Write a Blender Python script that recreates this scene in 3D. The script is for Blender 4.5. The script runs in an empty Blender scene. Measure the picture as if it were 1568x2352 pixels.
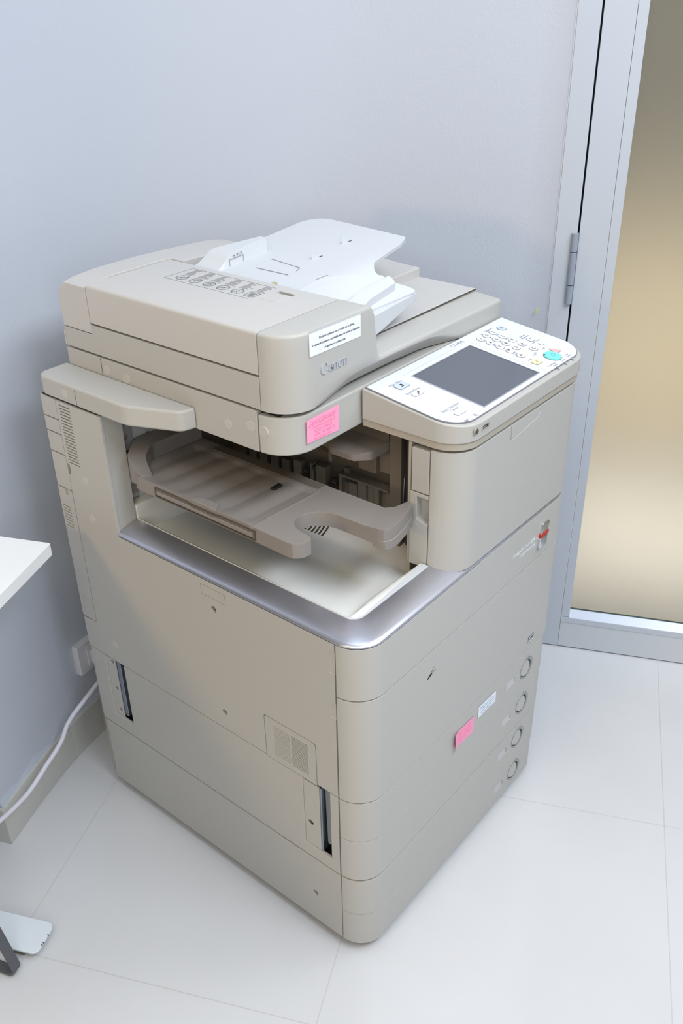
import bpy, bmesh, math, random
from mathutils import Vector, Matrix
random.seed(7)
S = bpy.context.scene
COL = S.collection
PI = math.pi

# ------------------------------------------------------------------ camera, world, lights, exposure
F_PX, PITCH, ROLL, YAW = 2139.3, .53343, .021036, .87807
CAM_LOC = Vector((-0.86492852, -0.68089511, 1.65410811))
cam = bpy.data.cameras.new('camera')
camo = bpy.data.objects.new('camera', cam)
COL.objects.link(camo)
fh = Vector((math.sin(YAW), math.cos(YAW), 0)); rt = Vector((math.cos(YAW), -math.sin(YAW), 0)); up = Vector((0, 0, 1))
fw = math.cos(PITCH) * fh - math.sin(PITCH) * up
dn = -(math.cos(PITCH) * up + math.sin(PITCH) * fh)
r_ = math.cos(ROLL) * rt + math.sin(ROLL) * dn
d_ = -math.sin(ROLL) * rt + math.cos(ROLL) * dn
M = Matrix.Identity(4)
for i in range(3):
    M[i][0] = r_[i]; M[i][1] = -d_[i]; M[i][2] = -fw[i]; M[i][3] = CAM_LOC[i]
camo.matrix_world = M
cam.sensor_fit = 'VERTICAL'; cam.sensor_height = 36.0
cam.lens = F_PX * 36.0 / 2352.0
cam.clip_start = .02
S.camera = camo

S.view_settings.view_transform = 'Standard'
S.view_settings.look = 'None'
S.view_settings.gamma = 1
S.view_settings.exposure = 0.0
S.view_settings.use_curve_mapping = False

w = bpy.data.worlds.new('world'); S.world = w; w.use_nodes = True
w.node_tree.nodes['Background'].inputs[0].default_value = (.86, .92, 1.0, 1)
w.node_tree.nodes['Background'].inputs[1].default_value = .07

def area(name, loc, aim, size, size_y, power, color):
    l = bpy.data.lights.new(name, 'AREA'); l.shape = 'RECTANGLE'
    l.size = size; l.size_y = size_y; l.energy = power; l.color = color
    o = bpy.data.objects.new(name, l); COL.objects.link(o)
    o.location = loc
    o.rotation_euler = (Vector(aim) - Vector(loc)).to_track_quat('-Z', 'Y').to_euler()
    return o
area('ceiling_light_panel', (0, -1.4, 2.75), (0, -1.4, 0), 1.3, .8, 54, (.81, .885, 1))
area('ceiling_light_panel', (-1.5, -.5, 2.75), (-1.5, -.5, 0), 1.2, 1.2, 21, (1, .89, .70))
area('ceiling_light_panel', (.2, .05, 2.75), (.2, .05, 0), .9, .9, 6, (.75, .88, 1))
area('ceiling_light_panel', (1.25, -.9, 2.75), (1.1, -.8, 0), 1.0, 1.0, 20, (.92, .96, 1))
area('warm_left_light', (-3.0, .2, 1.65), (0, .1, .8), .38, .38, 17, (1, .68, .34))  # warm area lamp from the left; no window is modelled
area('cool_fill_light', (-1.7, -1.8, 1.8), (0, .5, .8), 1.2, 1.2, 15, (.93, .97, 1))  # fill lamp added behind the camera; no window stands there

# ------------------------------------------------------------------ materials
def srgb(c):
    return tuple(((x / 255) / 12.92 if x <= 10.31 else (((x / 255) + .055) / 1.055) ** 2.4) for x in c)

def mat(name, rgb, rough=.5, metal=0.0, bump=0.0, bscale=400, var=0.0, vscale=6, **kw):
    m = bpy.data.materials.new(name); m.use_nodes = True
    nt = m.node_tree; b = nt.nodes['Principled BSDF']
    c = srgb(rgb) + (1,)
    b.inputs['Base Color'].default_value = c
    b.inputs['Roughness'].default_value = rough
    b.inputs['Metallic'].default_value = metal
    for k, v in kw.items():
        b.inputs[k.replace('_', ' ')].default_value = v
    tc = nt.nodes.new('ShaderNodeTexCoord')
    if var:
        n = nt.nodes.new('ShaderNodeTexNoise'); n.inputs['Scale'].default_value = vscale; n.inputs['Detail'].default_value = 6
        mx = nt.nodes.new('ShaderNodeMix'); mx.data_type = 'RGBA'
        mx.inputs[6].default_value = tuple(x * (1 - var) for x in c[:3]) + (1,)
        mx.inputs[7].default_value = tuple(min(1, x * (1 + var)) for x in c[:3]) + (1,)
        nt.links.new(tc.outputs['Object'], n.inputs['Vector'])
        nt.links.new(n.outputs['Fac'], mx.inputs[0]); nt.links.new(mx.outputs[2], b.inputs['Base Color'])
    if bump:
        n = nt.nodes.new('ShaderNodeTexNoise'); n.inputs['Scale'].default_value = bscale; n.inputs['Detail'].default_value = 3
        bp = nt.nodes.new('ShaderNodeBump'); bp.inputs['Strength'].default_value = bump; bp.inputs['Distance'].default_value = .001
        nt.links.new(tc.outputs['Object'], n.inputs['Vector'])
        nt.links.new(n.outputs['Fac'], bp.inputs['Height']); nt.links.new(bp.outputs['Normal'], b.inputs['Normal'])
    return m

BEIGE = mat('warm_grey_plastic', (186, 184, 178), .42, bump=.12, bscale=900, var=.012, vscale=3)
BEIGE2 = mat('taupe_grey_plastic', (176, 169, 156), .45, bump=.12, bscale=900)
PLUG = mat('plug_plastic', (195, 192, 186), .45)
TOPG = mat('light_grey_plastic', (199, 196, 192), .45, bump=.12, bscale=900)
TRAYG = mat('grey_tray_plastic', (140, 133, 127), .4, bump=.1, bscale=900)
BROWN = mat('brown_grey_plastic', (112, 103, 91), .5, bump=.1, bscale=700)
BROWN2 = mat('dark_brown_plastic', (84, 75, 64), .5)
WHITE = mat('white_plastic', (209, 212, 215), .45, bump=.06, bscale=800)
CREAM = mat('off_white_tray_plastic', (236, 236, 231), .38, bump=.06, bscale=800)
INNERW = mat('inner_light_grey_plastic', (205, 204, 200), .5)
PANEL = mat('glossy_white_panel', (226, 230, 237), .22, Coat_Weight=.3)
DARK = mat('black_gap', (22, 21, 20), .7)
BLACKP = mat('black_plastic', (38, 38, 40), .4)
STEEL = mat('galvanised_steel', (150, 158, 168), .32, metal=.9)
SILVER = mat('brushed_silver_trim', (196, 197, 206), .3, metal=.85, bump=.05, bscale=1200)
CHROME = mat('chrome_trim', (225, 226, 230), .12, metal=1)
RED = mat('red_plastic', (176, 52, 40), .3)
LCD = mat('lcd_screen', (88, 92, 102), .18, Coat_Weight=.4)
KEYW = mat('key_white', (236, 238, 240), .4)
KEYR = mat('key_outline_grey', (132, 134, 140), .5)
INK = mat('grey_print', (120, 122, 128), .7)
INKB = mat('black_print', (48, 48, 52), .7)
BLUEK = mat('key_pale_blue', (196, 206, 224), .4)
TEAL = mat('key_teal', (122, 222, 212), .4)
PINKK = mat('key_salmon', (240, 178, 176), .4)
YELK = mat('key_pale_yellow', (236, 230, 178), .4)
LOGO = mat('embossed_logo_silver', (196, 200, 205), .35, metal=.3)
PINK = mat('pink_note_paper', (255, 165, 200), .8)
PINKINK = mat('red_pen_ink', (238, 112, 148), .7)
PAPER = mat('white_paper', (240, 243, 248), .8)
BLUEINK = mat('blue_pen_ink', (150, 175, 205), .7)
TAPE = mat('clear_tape', (205, 205, 203), .2)
SCREW = mat('screw_steel', (120, 118, 108), .35, metal=.7)
CABLE = mat('white_cable_rubber', (222, 222, 230), .5)
SOCKET = mat('white_socket_plastic', (222, 222, 226), .5)
DESKM = mat('white_laminate', (248, 250, 250), .35)
FOOTM = mat('white_powder_coat', (222, 230, 236), .4)
CHAIRM = mat('grey_metal_tube', (98, 100, 105), .45, metal=.3, bump=.2, bscale=300)
RUST = mat('rust_chip', (110, 82, 50), .8)
BADGE = mat('badge_dark', (78, 84, 96), .6)
SCUFF = mat('black_scuff', (88, 88, 90), .9)
RUBBER = mat('rubber_roller', (60, 58, 62), .8)
YELLOWM = mat('yellow_pencil_mark', (214, 210, 120), .8)

def wall_mat():
    m = mat('painted_plaster', (198, 203, 213), .42)
    nt = m.node_tree; b = nt.nodes['Principled BSDF']
    tc = nt.nodes.new('ShaderNodeTexCoord')
    n1 = nt.nodes.new('ShaderNodeTexNoise'); n1.inputs['Scale'].default_value = 160; n1.inputs['Detail'].default_value = 4
    n2 = nt.nodes.new('ShaderNodeTexNoise'); n2.inputs['Scale'].default_value = 4; n2.inputs['Detail'].default_value = 2
    ad = nt.nodes.new('ShaderNodeMath'); ad.operation = 'MULTIPLY_ADD'; ad.inputs[1].default_value = 5
    bp = nt.nodes.new('ShaderNodeBump'); bp.inputs['Strength'].default_value = .35; bp.inputs['Distance'].default_value = .0012
    nt.links.new(tc.outputs['Object'], n1.inputs['Vector']); nt.links.new(tc.outputs['Object'], n2.inputs['Vector'])
    nt.links.new(n2.outputs['Fac'], ad.inputs[0]); nt.links.new(n1.outputs['Fac'], ad.inputs[2])
    nt.links.new(ad.outputs[0], bp.inputs['Height']); nt.links.new(bp.outputs['Normal'], b.inputs['Normal'])
    return m
WALL = wall_mat()
FRAME = mat('painted_aluminium', (196, 202, 210), .32, bump=.04, bscale=300, var=.02, vscale=5)
KICK = mat('brushed_aluminium_plate', (205, 210, 214), .35, var=.02, vscale=5)

TY = .42276
TC, TS = math.cos(TY), math.sin(TY)
def floor_mat():
    m = bpy.data.materials.new('polished_porcelain_tile'); m.use_nodes = True
    nt = m.node_tree; b = nt.nodes['Principled BSDF']; N = nt.nodes.new; L = nt.links.new
    g = N('ShaderNodeNewGeometry'); sp = N('ShaderNodeSeparateXYZ'); L(g.outputs['Position'], sp.inputs[0])
    def math_(op, a, bb=None, c=None):
        n = N('ShaderNodeMath'); n.operation = op
        for i, v in enumerate((a, bb, c)):
            if v is None: continue
            if isinstance(v, (int, float)): n.inputs[i].default_value = v
            else: L(v, n.inputs[i])
        return n.outputs[0]
    T = .62; ox, oy = -.155, -.006
    lines = []
    for ax, ay in ((TC, TS), (-TS, TC)):
        c0 = ox * ax + oy * ay
        a = math_('MULTIPLY_ADD', sp.outputs[0], ax / T, -c0 / T)
        a = math_('MULTIPLY_ADD', sp.outputs[1], ay / T, a)
        a = math_('FRACT', math_('ADD', a, .5))
        a = math_('ABSOLUTE', math_('SUBTRACT', a, .5))
        lines.append(math_('LESS_THAN', a, .0010 / T))
    ln = math_('MAXIMUM', lines[0], lines[1])
    n1 = N('ShaderNodeTexNoise'); n1.inputs['Scale'].default_value = 3; n1.inputs['Detail'].default_value = 4
    L(g.outputs['Position'], n1.inputs['Vector'])
    r = N('ShaderNodeMapRange'); r.inputs[1].default_value = .3; r.inputs[2].default_value = .7; r.inputs[3].default_value = .0; r.inputs[4].default_value = 1
    L(n1.outputs['Fac'], r.inputs[0])
    mx = N('ShaderNodeMix'); mx.data_type = 'RGBA'
    mx.inputs[6].default_value = srgb((209, 210, 212)) + (1,); mx.inputs[7].default_value = srgb((214, 215, 217)) + (1,)
    L(r.outputs[0], mx.inputs[0])
    # a few specks of grit
    v = N('ShaderNodeTexVoronoi'); v.inputs['Scale'].default_value = 5.5; L(g.outputs['Position'], v.inputs['Vector'])
    sp2 = math_('LESS_THAN', v.outputs['Distance'], .012)
    m2 = N('ShaderNodeMix'); m2.data_type = 'RGBA'; L(mx.outputs[2], m2.inputs[6]); m2.inputs[7].default_value = srgb((172, 168, 158)) + (1,)
    L(math_('MULTIPLY', ln, .5), m2.inputs[0])
    m3 = N('ShaderNodeMix'); m3.data_type = 'RGBA'; L(m2.outputs[2], m3.inputs[6]); m3.inputs[7].default_value = srgb((150, 146, 138)) + (1,)
    L(math_('MULTIPLY', sp2, .6), m3.inputs[0])
    L(m3.outputs[2], b.inputs['Base Color'])
    L(math_('MULTIPLY_ADD', ln, .5, .12), b.inputs['Roughness'])
    return m
FLOOR = floor_mat()

# ------------------------------------------------------------------ geometry helpers
ROOTS = {}
def link(name, me, m, parent=None, smooth=35):
    if m is not None and not me.materials: me.materials.append(m)
    me.shade_smooth(); me.set_sharp_from_angle(angle=math.radians(smooth))
    o = bpy.data.objects.new(name, me); COL.objects.link(o)
    if parent is not None:
        o.parent = parent
        top = parent
        while top.parent: top = top.parent
        o.matrix_parent_inverse = Matrix.Translation(-top.location) if parent is top else Matrix.Identity(4)
    return o

def bm_obj(name, bm, m, parent=None, bev=0, seg=2, smooth=35):
    bmesh.ops.remove_doubles(bm, verts=bm.verts, dist=1e-6)
    bmesh.ops.recalc_face_normals(bm, faces=bm.faces)
    me = bpy.data.meshes.new(name); bm.to_mesh(me); bm.free()
    o = link(name, me, m, parent, smooth)
    if bev:
        b = o.modifiers.new('bevel', 'BEVEL'); b.width = bev; b.segments = seg
        b.limit_method = 'ANGLE'; b.angle_limit = math.radians(38); b.harden_normals = True
    return o

def arc(cx, cy, r, a0, a1, n=10):
    return [(cx + r * math.cos(math.radians(a0 + (a1 - a0) * i / n)), cy + r * math.sin(math.radians(a0 + (a1 - a0) * i / n))) for i in range(n + 1)]

def rpoly(pts, n=8):
    """pts: (x, y) or (x, y, r): polygon with rounded corners"""
    out = []; N = len(pts)
    for i, p in enumerate(pts):
        r = p[2] if len(p) > 2 else 0
        P = Vector(p[:2])
        if r <= 0: out.append((P.x, P.y)); continue
        A = (Vector(pts[i - 1][:2]) - P).normalized(); B = (Vector(pts[(i + 1) % N][:2]) - P).normalized()
        ang = A.angle(B); t = r / math.tan(ang / 2)
        C = P + (A + B).normalized() * (r / math.sin(ang / 2))
        s = P + A * t; e = P + B * t
        a0 = math.atan2(s.y - C.y, s.x - C.x); a1 = math.atan2(e.y - C.y, e.x - C.x)
        d = (a1 - a0 + PI) % (2 * PI) - PI
        for k in range(n + 1):
            a = a0 + d * k / n
            out.append((C.x + r * math.cos(a), C.y + r * math.sin(a)))
    return out

def add_prism(bm, pts, axis, a, b):
    f = {'z': lambda u, v, w_: (u, v, w_), 'x': lambda u, v, w_: (w_, u, v), 'y': lambda u, v, w_: (u, w_, v)}[axis]
    lo = [bm.verts.new(f(p[0], p[1], a)) for p in pts]; hi = [bm.verts.new(f(p[0], p[1], b)) for p in pts]
    bm.faces.new(lo); bm.faces.new(hi[::-1]); n = len(pts)
    for i in range(n): bm.faces.new((lo[i], hi[i], hi[(i + 1) % n], lo[(i + 1) % n]))

def prism(name, pts, axis, a, b, m, parent=None, bev=0, seg=2):
    bm = bmesh.new(); add_prism(bm, pts, axis, a, b)
    return bm_obj(name, bm, m, parent, bev, seg)

def rect(x0, x1, y0, y1, r=0):
    return rpoly([(x0, y0, r), (x1, y0, r), (x1, y1, r), (x0, y1, r)], 6) if r else [(x0, y0), (x1, y0), (x1, y1), (x0, y1)]

def box(name, x0, x1, y0, y1, z0, z1, m, parent=None, bev=0, seg=2):
    return prism(name, rect(x0, x1, y0, y1), 'z', z0, z1, m, parent, bev, seg)

def add_box(bm, x0, x1, y0, y1, z0, z1):
    add_prism(bm, rect(x0, x1, y0, y1), 'z', z0, z1)

def cyl_pts(cx, cy, r, n=28):
    return [(cx + r * math.cos(2 * PI * i / n), cy + r * math.sin(2 * PI * i / n)) for i in range(n)]

def hprism(name, pts, zlo, zhi, m, parent=None, bev=0, step=.015, cuts=None, seg=2):
    """prism in plan whose bottom and top follow functions of (x, y)"""
    bm = bmesh.new(); add_prism(bm, pts, 'z', 0, 1)
    xs = [p[0] for p in pts]; ys = [p[1] for p in pts]
    if cuts is None:
        cx = [min(xs) + step * i for i in range(1, int((max(xs) - min(xs)) / step) + 1)]
        cy = [min(ys) + step * i for i in range(1, int((max(ys) - min(ys)) / step) + 1)]
    else: cx, cy = cuts
    for ax, lst in ((0, cx), (1, cy)):
        for c in lst:
            co = [0, 0, 0]; no = [0, 0, 0]; co[ax] = c; no[ax] = 1
            bmesh.ops.bisect_plane(bm, geom=bm.verts[:] + bm.edges[:] + bm.faces[:], plane_co=co, plane_no=no, dist=1e-7)
    for v in bm.verts:
        x, y, z = v.co
        v.co.z = zhi(x, y) if z > .5 else zlo(x, y)
    return bm_obj(name, bm, m, parent, bev, seg)

def cut(o, cutters, keep_bevel=True):
    """boolean-subtract a list of (pts, axis, a, b) prisms from o and bake the result"""
    bm = bmesh.new()
    for c in cutters: add_prism(bm, *c)
    bmesh.ops.recalc_face_normals(bm, faces=bm.faces)
    me = bpy.data.meshes.new('cutter'); bm.to_mesh(me); bm.free()
    c = bpy.data.objects.new('cutter', me); COL.objects.link(c)
    mods = [(md.width, md.segments) for md in o.modifiers]
    o.modifiers.clear()
    b = o.modifiers.new('cut', 'BOOLEAN'); b.object = c; b.operation = 'DIFFERENCE'; b.solver = 'EXACT'
    mw = o.matrix_parent_inverse.copy(); par = o.parent
    o.parent = None; o.matrix_world = Matrix.Identity(4)
    bpy.context.view_layer.update()
    dg = bpy.context.evaluated_depsgraph_get()
    nm = bpy.data.meshes.new_from_object(o.evaluated_get(dg))
    o.modifiers.clear(); old = o.data; mt = old.materials[0]
    o.data = nm; nm.name = old.name; nm.materials.clear(); nm.materials.append(mt)
    bpy.data.meshes.remove(old)
    nm.shade_smooth(); nm.set_sharp_from_angle(angle=math.radians(35))
    bpy.data.objects.remove(c); bpy.data.meshes.remove(me)
    if par is not None: o.parent = par; o.matrix_parent_inverse = mw
    if keep_bevel:
        for wd, sg in mods:
            b = o.modifiers.new('bevel', 'BEVEL'); b.width = wd; b.segments = sg
            b.limit_method = 'ANGLE'; b.angle_limit = math.radians(38); b.harden_normals = True
    return o

def frame_mat(org, right, upv):
    R = Vector(right).normalized(); U = Vector(upv).normalized(); n = R.cross(U)
    Mx = Matrix.Identity(4)
    for i in range(3): Mx[i][0] = R[i]; Mx[i][1] = U[i]; Mx[i][2] = n[i]; Mx[i][3] = org[i]
    return Mx

def text_bm(bm, txt, size, Mx, shear=0, align='CENTER', ext=.0001, off=0, sx=1):
    cu = bpy.data.curves.new('t', 'FONT'); cu.body = txt; cu.size = size; cu.shear = shear
    cu.align_x = align; cu.align_y = 'CENTER'; cu.extrude = ext; cu.offset = off; cu.resolution_u = 3
    o = bpy.data.objects.new('t', cu); COL.objects.link(o)
    bpy.context.view_layer.update()
    me = bpy.data.meshes.new_from_object(o.evaluated_get(bpy.context.evaluated_depsgraph_get()))
    me.transform(Mx @ Matrix.Diagonal((sx, 1, 1, 1)))
    bm.from_mesh(me)
    bpy.data.objects.remove(o); bpy.data.curves.remove(cu); bpy.data.meshes.remove(me)

def mesh_from(name, bm, m, parent=None, smooth=35):
    me = bpy.data.meshes.new(name); bm.to_mesh(me); bm.free()
    return link(name, me, m, parent, smooth)

def flat_prism(bm, pts, Mx, h0, h1):
    """prism on a frame: pts in the frame's plane, heights along its normal"""
    lo = [bm.verts.new(Mx @ Vector((p[0], p[1], h0))) for p in pts]; hi = [bm.verts.new(Mx @ Vector((p[0], p[1], h1))) for p in pts]
    bm.faces.new(lo[::-1]); bm.faces.new(hi); n = len(pts)
    for i in range(n): bm.faces.new((lo[i], lo[(i + 1) % n], hi[(i + 1) % n], hi[i]))

def ring_bm(bm, outer, inner, Mx, h0, h1):
    n = len(outer)
    V = [[bm.verts.new(Mx @ Vector((p[0], p[1], h))) for p in pl] for pl, h in ((outer, h0), (outer, h1), (inner, h1), (inner, h0))]
    for i in range(n):
        j = (i + 1) % n
        for a in range(4):
            b = (a + 1) % 4
            bm.faces.new((V[a][i], V[a][j], V[b][j], V[b][i]))

def on_frame(name, pts, Mx, h0, h1, m, parent, bev=0):
    bm = bmesh.new(); flat_prism(bm, pts, Mx, h0, h1)
    return bm_obj(name, bm, m, parent, bev)

def line_bm(bm, a, b, wd, Mx, h=.0003):
    A = Vector(a); B = Vector(b); d = (B - A).normalized() * wd / 2; p = Vector((-d.y, d.x))
    flat_prism(bm, [A - p, B - p, B + p, A + p], Mx, -h / 2, h)

def thing(name, label, cat, loc=(0, 0, 0), group=None):
    o = bpy.data.objects.new(name, None); COL.objects.link(o); o.location = loc; o.empty_display_size = .1
    o['label'] = label; o['category'] = cat
    if group: o['group'] = group
    return o
def tag(o, label, cat, group=None):
    o['label'] = label; o['category'] = cat
    if group: o['group'] = group
    return o
def tube(name, pts, r, m, parent=None, flat=1.0, res=8):
    cu = bpy.data.curves.new('c', 'CURVE'); cu.dimensions = '3D'; sp = cu.splines.new('BEZIER')
    sp.bezier_points.add(len(pts) - 1)
    for bp, p in zip(sp.bezier_points, pts):
        bp.co = p; bp.handle_left_type = bp.handle_right_type = 'AUTO'
    cu.bevel_depth = r; cu.bevel_resolution = 3; cu.resolution_u = res; cu.use_fill_caps = True
    o = bpy.data.objects.new('c', cu); COL.objects.link(o); bpy.context.view_layer.update()
    me = bpy.data.meshes.new_from_object(o.evaluated_get(bpy.context.evaluated_depsgraph_get()))
    bpy.data.objects.remove(o); bpy.data.curves.remove(cu); me.materials.clear()
    me.name = name
    return link(name, me, m, parent, 60)

# ------------------------------------------------------------------ the room
def struct(o): o['kind'] = 'structure'; return o
Pv = Vector((TC, TS)); Qv = Vector((-TS, TC))
fl = struct(box('floor', -4, 5, -5, 5, -.02, 0, FLOOR))

def bez(p0, p1, p2, p3, n):
    return [tuple(((1 - t) ** 3 * a + 3 * (1 - t) ** 2 * t * b + 3 * (1 - t) * t * t * c + t ** 3 * d) for a, b, c, d in zip(p0, p1, p2, p3)) for t in [i / n for i in range(n + 1)]]
base_path = bez((-.253, .782), (-.145, .832), (-.02, .885), (.095, .903), 10)
DOOR_D = 1.056
def door_pt(q, out=0.0): return ((DOOR_D - out) * TC - TS * q, (DOOR_D - out) * TS + TC * q)
wall_end = door_pt(-.180)
curve = base_path + bez((.095, .903), (.712, .968), (.853, .69), wall_end, 40)[1:]
def offset(path, d):
    out = []
    for i, p in enumerate(path):
        a = Vector(path[max(0, i - 1)]); b = Vector(path[min(len(path) - 1, i + 1)]); t = (b - a).normalized()
        out.append((p[0] - t.y * d, p[1] + t.x * d))
    return out
wall_path = offset(curve, .009)
wall_path[-1] = wall_end
ret = Vector(wall_path[0]) + Qv * .9
wall_back_side = [tuple(Vector(wall_path[-1]) + Pv * .10), tuple(Vector(wall_path[-1]) + Pv * .12 + Qv * 1.2), (ret.x + 1.2, ret.y + .3), tuple(ret)]
wb = struct(prism('wall_back', wall_path + wall_back_side, 'z', 0, 2.8, WALL))
# skirting tiles that follow the wall, with joints and an end face turning the corner
bm = bmesh.new()
cut_at = [0, 3.72, 7.0, 10, 17, 25, 33, 41, 48]
inner = offset(curve, .0085)
def at(path, s):
    i = min(int(s), len(path) - 2); t = s - i
    return Vector(path[i]).lerp(Vector(path[i + 1]), t)
for a, b in zip(cut_at[:-1], cut_at[1:]):
    n = 5
    g = .004
    sa, sb = a + g, b - g * 1.5
    o_ = [at(curve, sa + (sb - sa) * i / n) for i in range(n + 1)]; i_ = [at(inner, sa + (sb - sa) * i / n) for i in range(n + 1)]
    add_prism(bm, [tuple(p) for p in o_ + i_[::-1]], 'z', .0005, .103)
c0 = Vector(curve[0]); 
add_prism(bm, [tuple(c0 - Pv * .0085), tuple(c0 + Pv * .0004), tuple(c0 + Pv * .0004 + Qv * .5), tuple(c0 - Pv * .0085 + Qv * .5)], 'z', .0005, .103)
bbm = mat('beige_skirting_tile', (200, 199, 192), .3, var=.02, vscale=8)
bb = struct(bm_obj('baseboard_left', bm, bbm, None, .0012))
# uneven lighter strip of filler above the skirting
bm = bmesh.new(); n = 40
o1 = offset(curve, .0065)
lo = []; hi = []
pts_ = [at(o1, 16 * i / n) for i in range(n + 1)]; back_ = [at(offset(curve, .0095), 16 * i / n) for i in range(n + 1)]
for i in range(n):
    h0 = .118 + .007 * math.sin(i * .9) + .004 * math.sin(i * 2.3); h1 = .118 + .007 * math.sin((i + 1) * .9) + .004 * math.sin((i + 1) * 2.3)
    a, b = pts_[i], pts_[i + 1]; ab, bb_ = back_[i], back_[i + 1]
    v = [bm.verts.new((a.x, a.y, .103)), bm.verts.new((b.x, b.y, .103)), bm.verts.new((bb_.x, bb_.y, h1)), bm.verts.new((ab.x, ab.y, h0))]
    bm.faces.new(v)
    v2 = [bm.verts.new((a.x, a.y, .103)), bm.verts.new((b.x, b.y, .103)), bm.verts.new((bb_.x, bb_.y, .103)), bm.verts.new((ab.x, ab.y, .103))]
    bm.faces.new(v2)
fil = mat('pale_blue_filler', (196, 204, 218), .6)
struct(bm_obj('trim_1', bm, fil))
# thin bead of sealant between wall and door frame
bm = bmesh.new()
def dprism(bm, q0, q1, o0, o1_, z0, z1):
    add_prism(bm, [door_pt(q0, o0), door_pt(q1, o0), door_pt(q1, o1_), door_pt(q0, o1_)], 'z', z0, z1)
# the door: frame post, leaf with stiles, kick plate, beads and a frosted pane
door = bpy.data.objects.new('door_1', None); COL.objects.link(door); door.location = (*door_pt(-.25), 0); door['kind'] = 'structure'
dprism(bm, -.1805, -.2265, -.05, .004, 0, 2.8)
bm_obj('door_frame', bm, FRAME, door, .0015)
bm = bmesh.new(); dprism(bm, -.1785, -.1803, -.01, .001, 0, 2.8)
bm_obj('frame_sealant', bm, mat('white_sealant', (226, 228, 232), .4), door)
bm = bmesh.new(); dprism(bm, -.2262, -.232, -.045, -.035, 0, 2.8)
bm_obj('dark_gasket', bm, BLACKP, door)
bm = bmesh.new(); dprism(bm, -.2305, -.2935, -.04, .0, .004, 2.75)
bm_obj('door_stile', bm, FRAME, door, .001)
bm = bmesh.new(); dprism(bm, -.2942, -.3155, -.035, -.001, .1035, 2.70)
bm_obj('glazing_bead', bm, FRAME, door, .001)
bm = bmesh.new(); dprism(bm, -.2942, -1.15, -.04, -.0005, .004, .0855)
bm_obj('kick_plate', bm, KICK, door, .001)
bm = bmesh.new(); dprism(bm, -.2942, -1.15, -.04, .001, .0858, .1025)
bm_obj('bottom_rail', bm, FRAME, door, .0008)
# sloping lower glazing bead
bm = bmesh.new()
a = [door_pt(-.3155, 0), door_pt(-1.15, 0), door_pt(-1.15, -.02), door_pt(-.3155, -.02)]
v = [bm.verts.new((*a[0], .103)), bm.verts.new((*a[1], .103)), bm.verts.new((*a[2], .122)), bm.verts.new((*a[3], .122)),
     bm.verts.new((*a[3], .103)), bm.verts.new((*a[2], .103))]
bm.faces.new(v[:4]); bm.faces.new((v[0], v[1], v[5], v[4])); bm.faces.new((v[2], v[3], v[4], v[5])); bm.faces.new((v[0], v[3], v[4])); bm.faces.new((v[1], v[2], v[5]))
bm_obj('lower_glazing_bead', bm, mat('glossy_bead', (214, 222, 236), .25), door)
bm = bmesh.new(); dprism(bm, -.3158, -1.15, -.0195, -.017, .1222, .1245)
bm_obj('dark_pane_seal', bm, mat('dark_green_seal', (62, 84, 80), .5), door)
gm = bpy.data.materials.new('frosted_glass'); gm.use_nodes = True
gb = gm.node_tree.nodes['Principled BSDF']
gb.inputs['Base Color'].default_value = srgb((226, 224, 216)) + (1,); gb.inputs['Transmission Weight'].default_value = .93
gb.inputs['Roughness'].default_value = .42; gb.inputs['IOR'].default_value = 1.3
bm = bmesh.new(); dprism(bm, -.3158, -1.15, -.026, -.020, .1242, 2.70)
bm_obj('frosted_pane', bm, gm, door)
# hinge: three knuckles
hg = None
for z0, z1 in ((.978, 1.020), (1.022, 1.094), (1.096, 1.136)):
    bm = bmesh.new(); add_prism(bm, cyl_pts(*door_pt(-.2225, .008), .0078, 20), 'z', z0, z1)
    bm_obj('hinge_knuckle', bm, mat('grey_hinge', (150, 158, 170), .35) if hg is None else hg, door, .0008)
    hg = bpy.data.materials['grey_hinge']
# room beyond the frosted door
bm = bmesh.new(); q0, q1 = .7, -2.6
add_prism(bm, [door_pt(q0, -1.3), door_pt(q1, -1.3), door_pt(q1, -1.4), door_pt(q0, -1.4)], 'z', 0, 2.8)
struct(bm_obj('wall_far', bm, mat('beige_paint', (200, 190, 168), .6)))
sp = area('pane_fill_light', (*door_pt(-.55, -.55), .62), (*door_pt(-.55, -1.1), .0), .9, .3, 10, (1, .92, .80))  # low lamp added behind the door to brighten the lower pane
# the rest of the room around the camera
struct(box('ceiling', -3.7, 3.2, -3.8, 3.5, 2.8, 2.84, mat('ceiling_paint', (205, 207, 210), .8)))
struct(box('wall_left', -3.72, -3.66, -3.8, 3.5, 0, 2.8, mat('room_paint', (150, 152, 155), .6)))
struct(box('wall_front', -3.7, 3.2, -3.84, -3.78, 0, 2.8, bpy.data.materials['room_paint']))
bm = bmesh.new(); dprism(bm, -1.16, -4.6, -.06, .0, 0, 2.8)
struct(bm_obj('wall_right', bm, bpy.data.materials['room_paint']))

# ------------------------------------------------------------------ the copier
W = .675
root = thing('multifunction_copier', 'large beige office copier with touch screen, open output trays and paper drawers', 'copier', (.33, .37, 0))
LEFT = frame_mat((0, 0, 0), (0, -1, 0), (0, 0, 1))      # frame u = -y, v = z
def Lf(y, z): return (-y, z)
FRONT = frame_mat((0, 0, 0), (1, 0, 0), (0, 0, 1))      # u = x, v = z, normal -y

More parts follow.
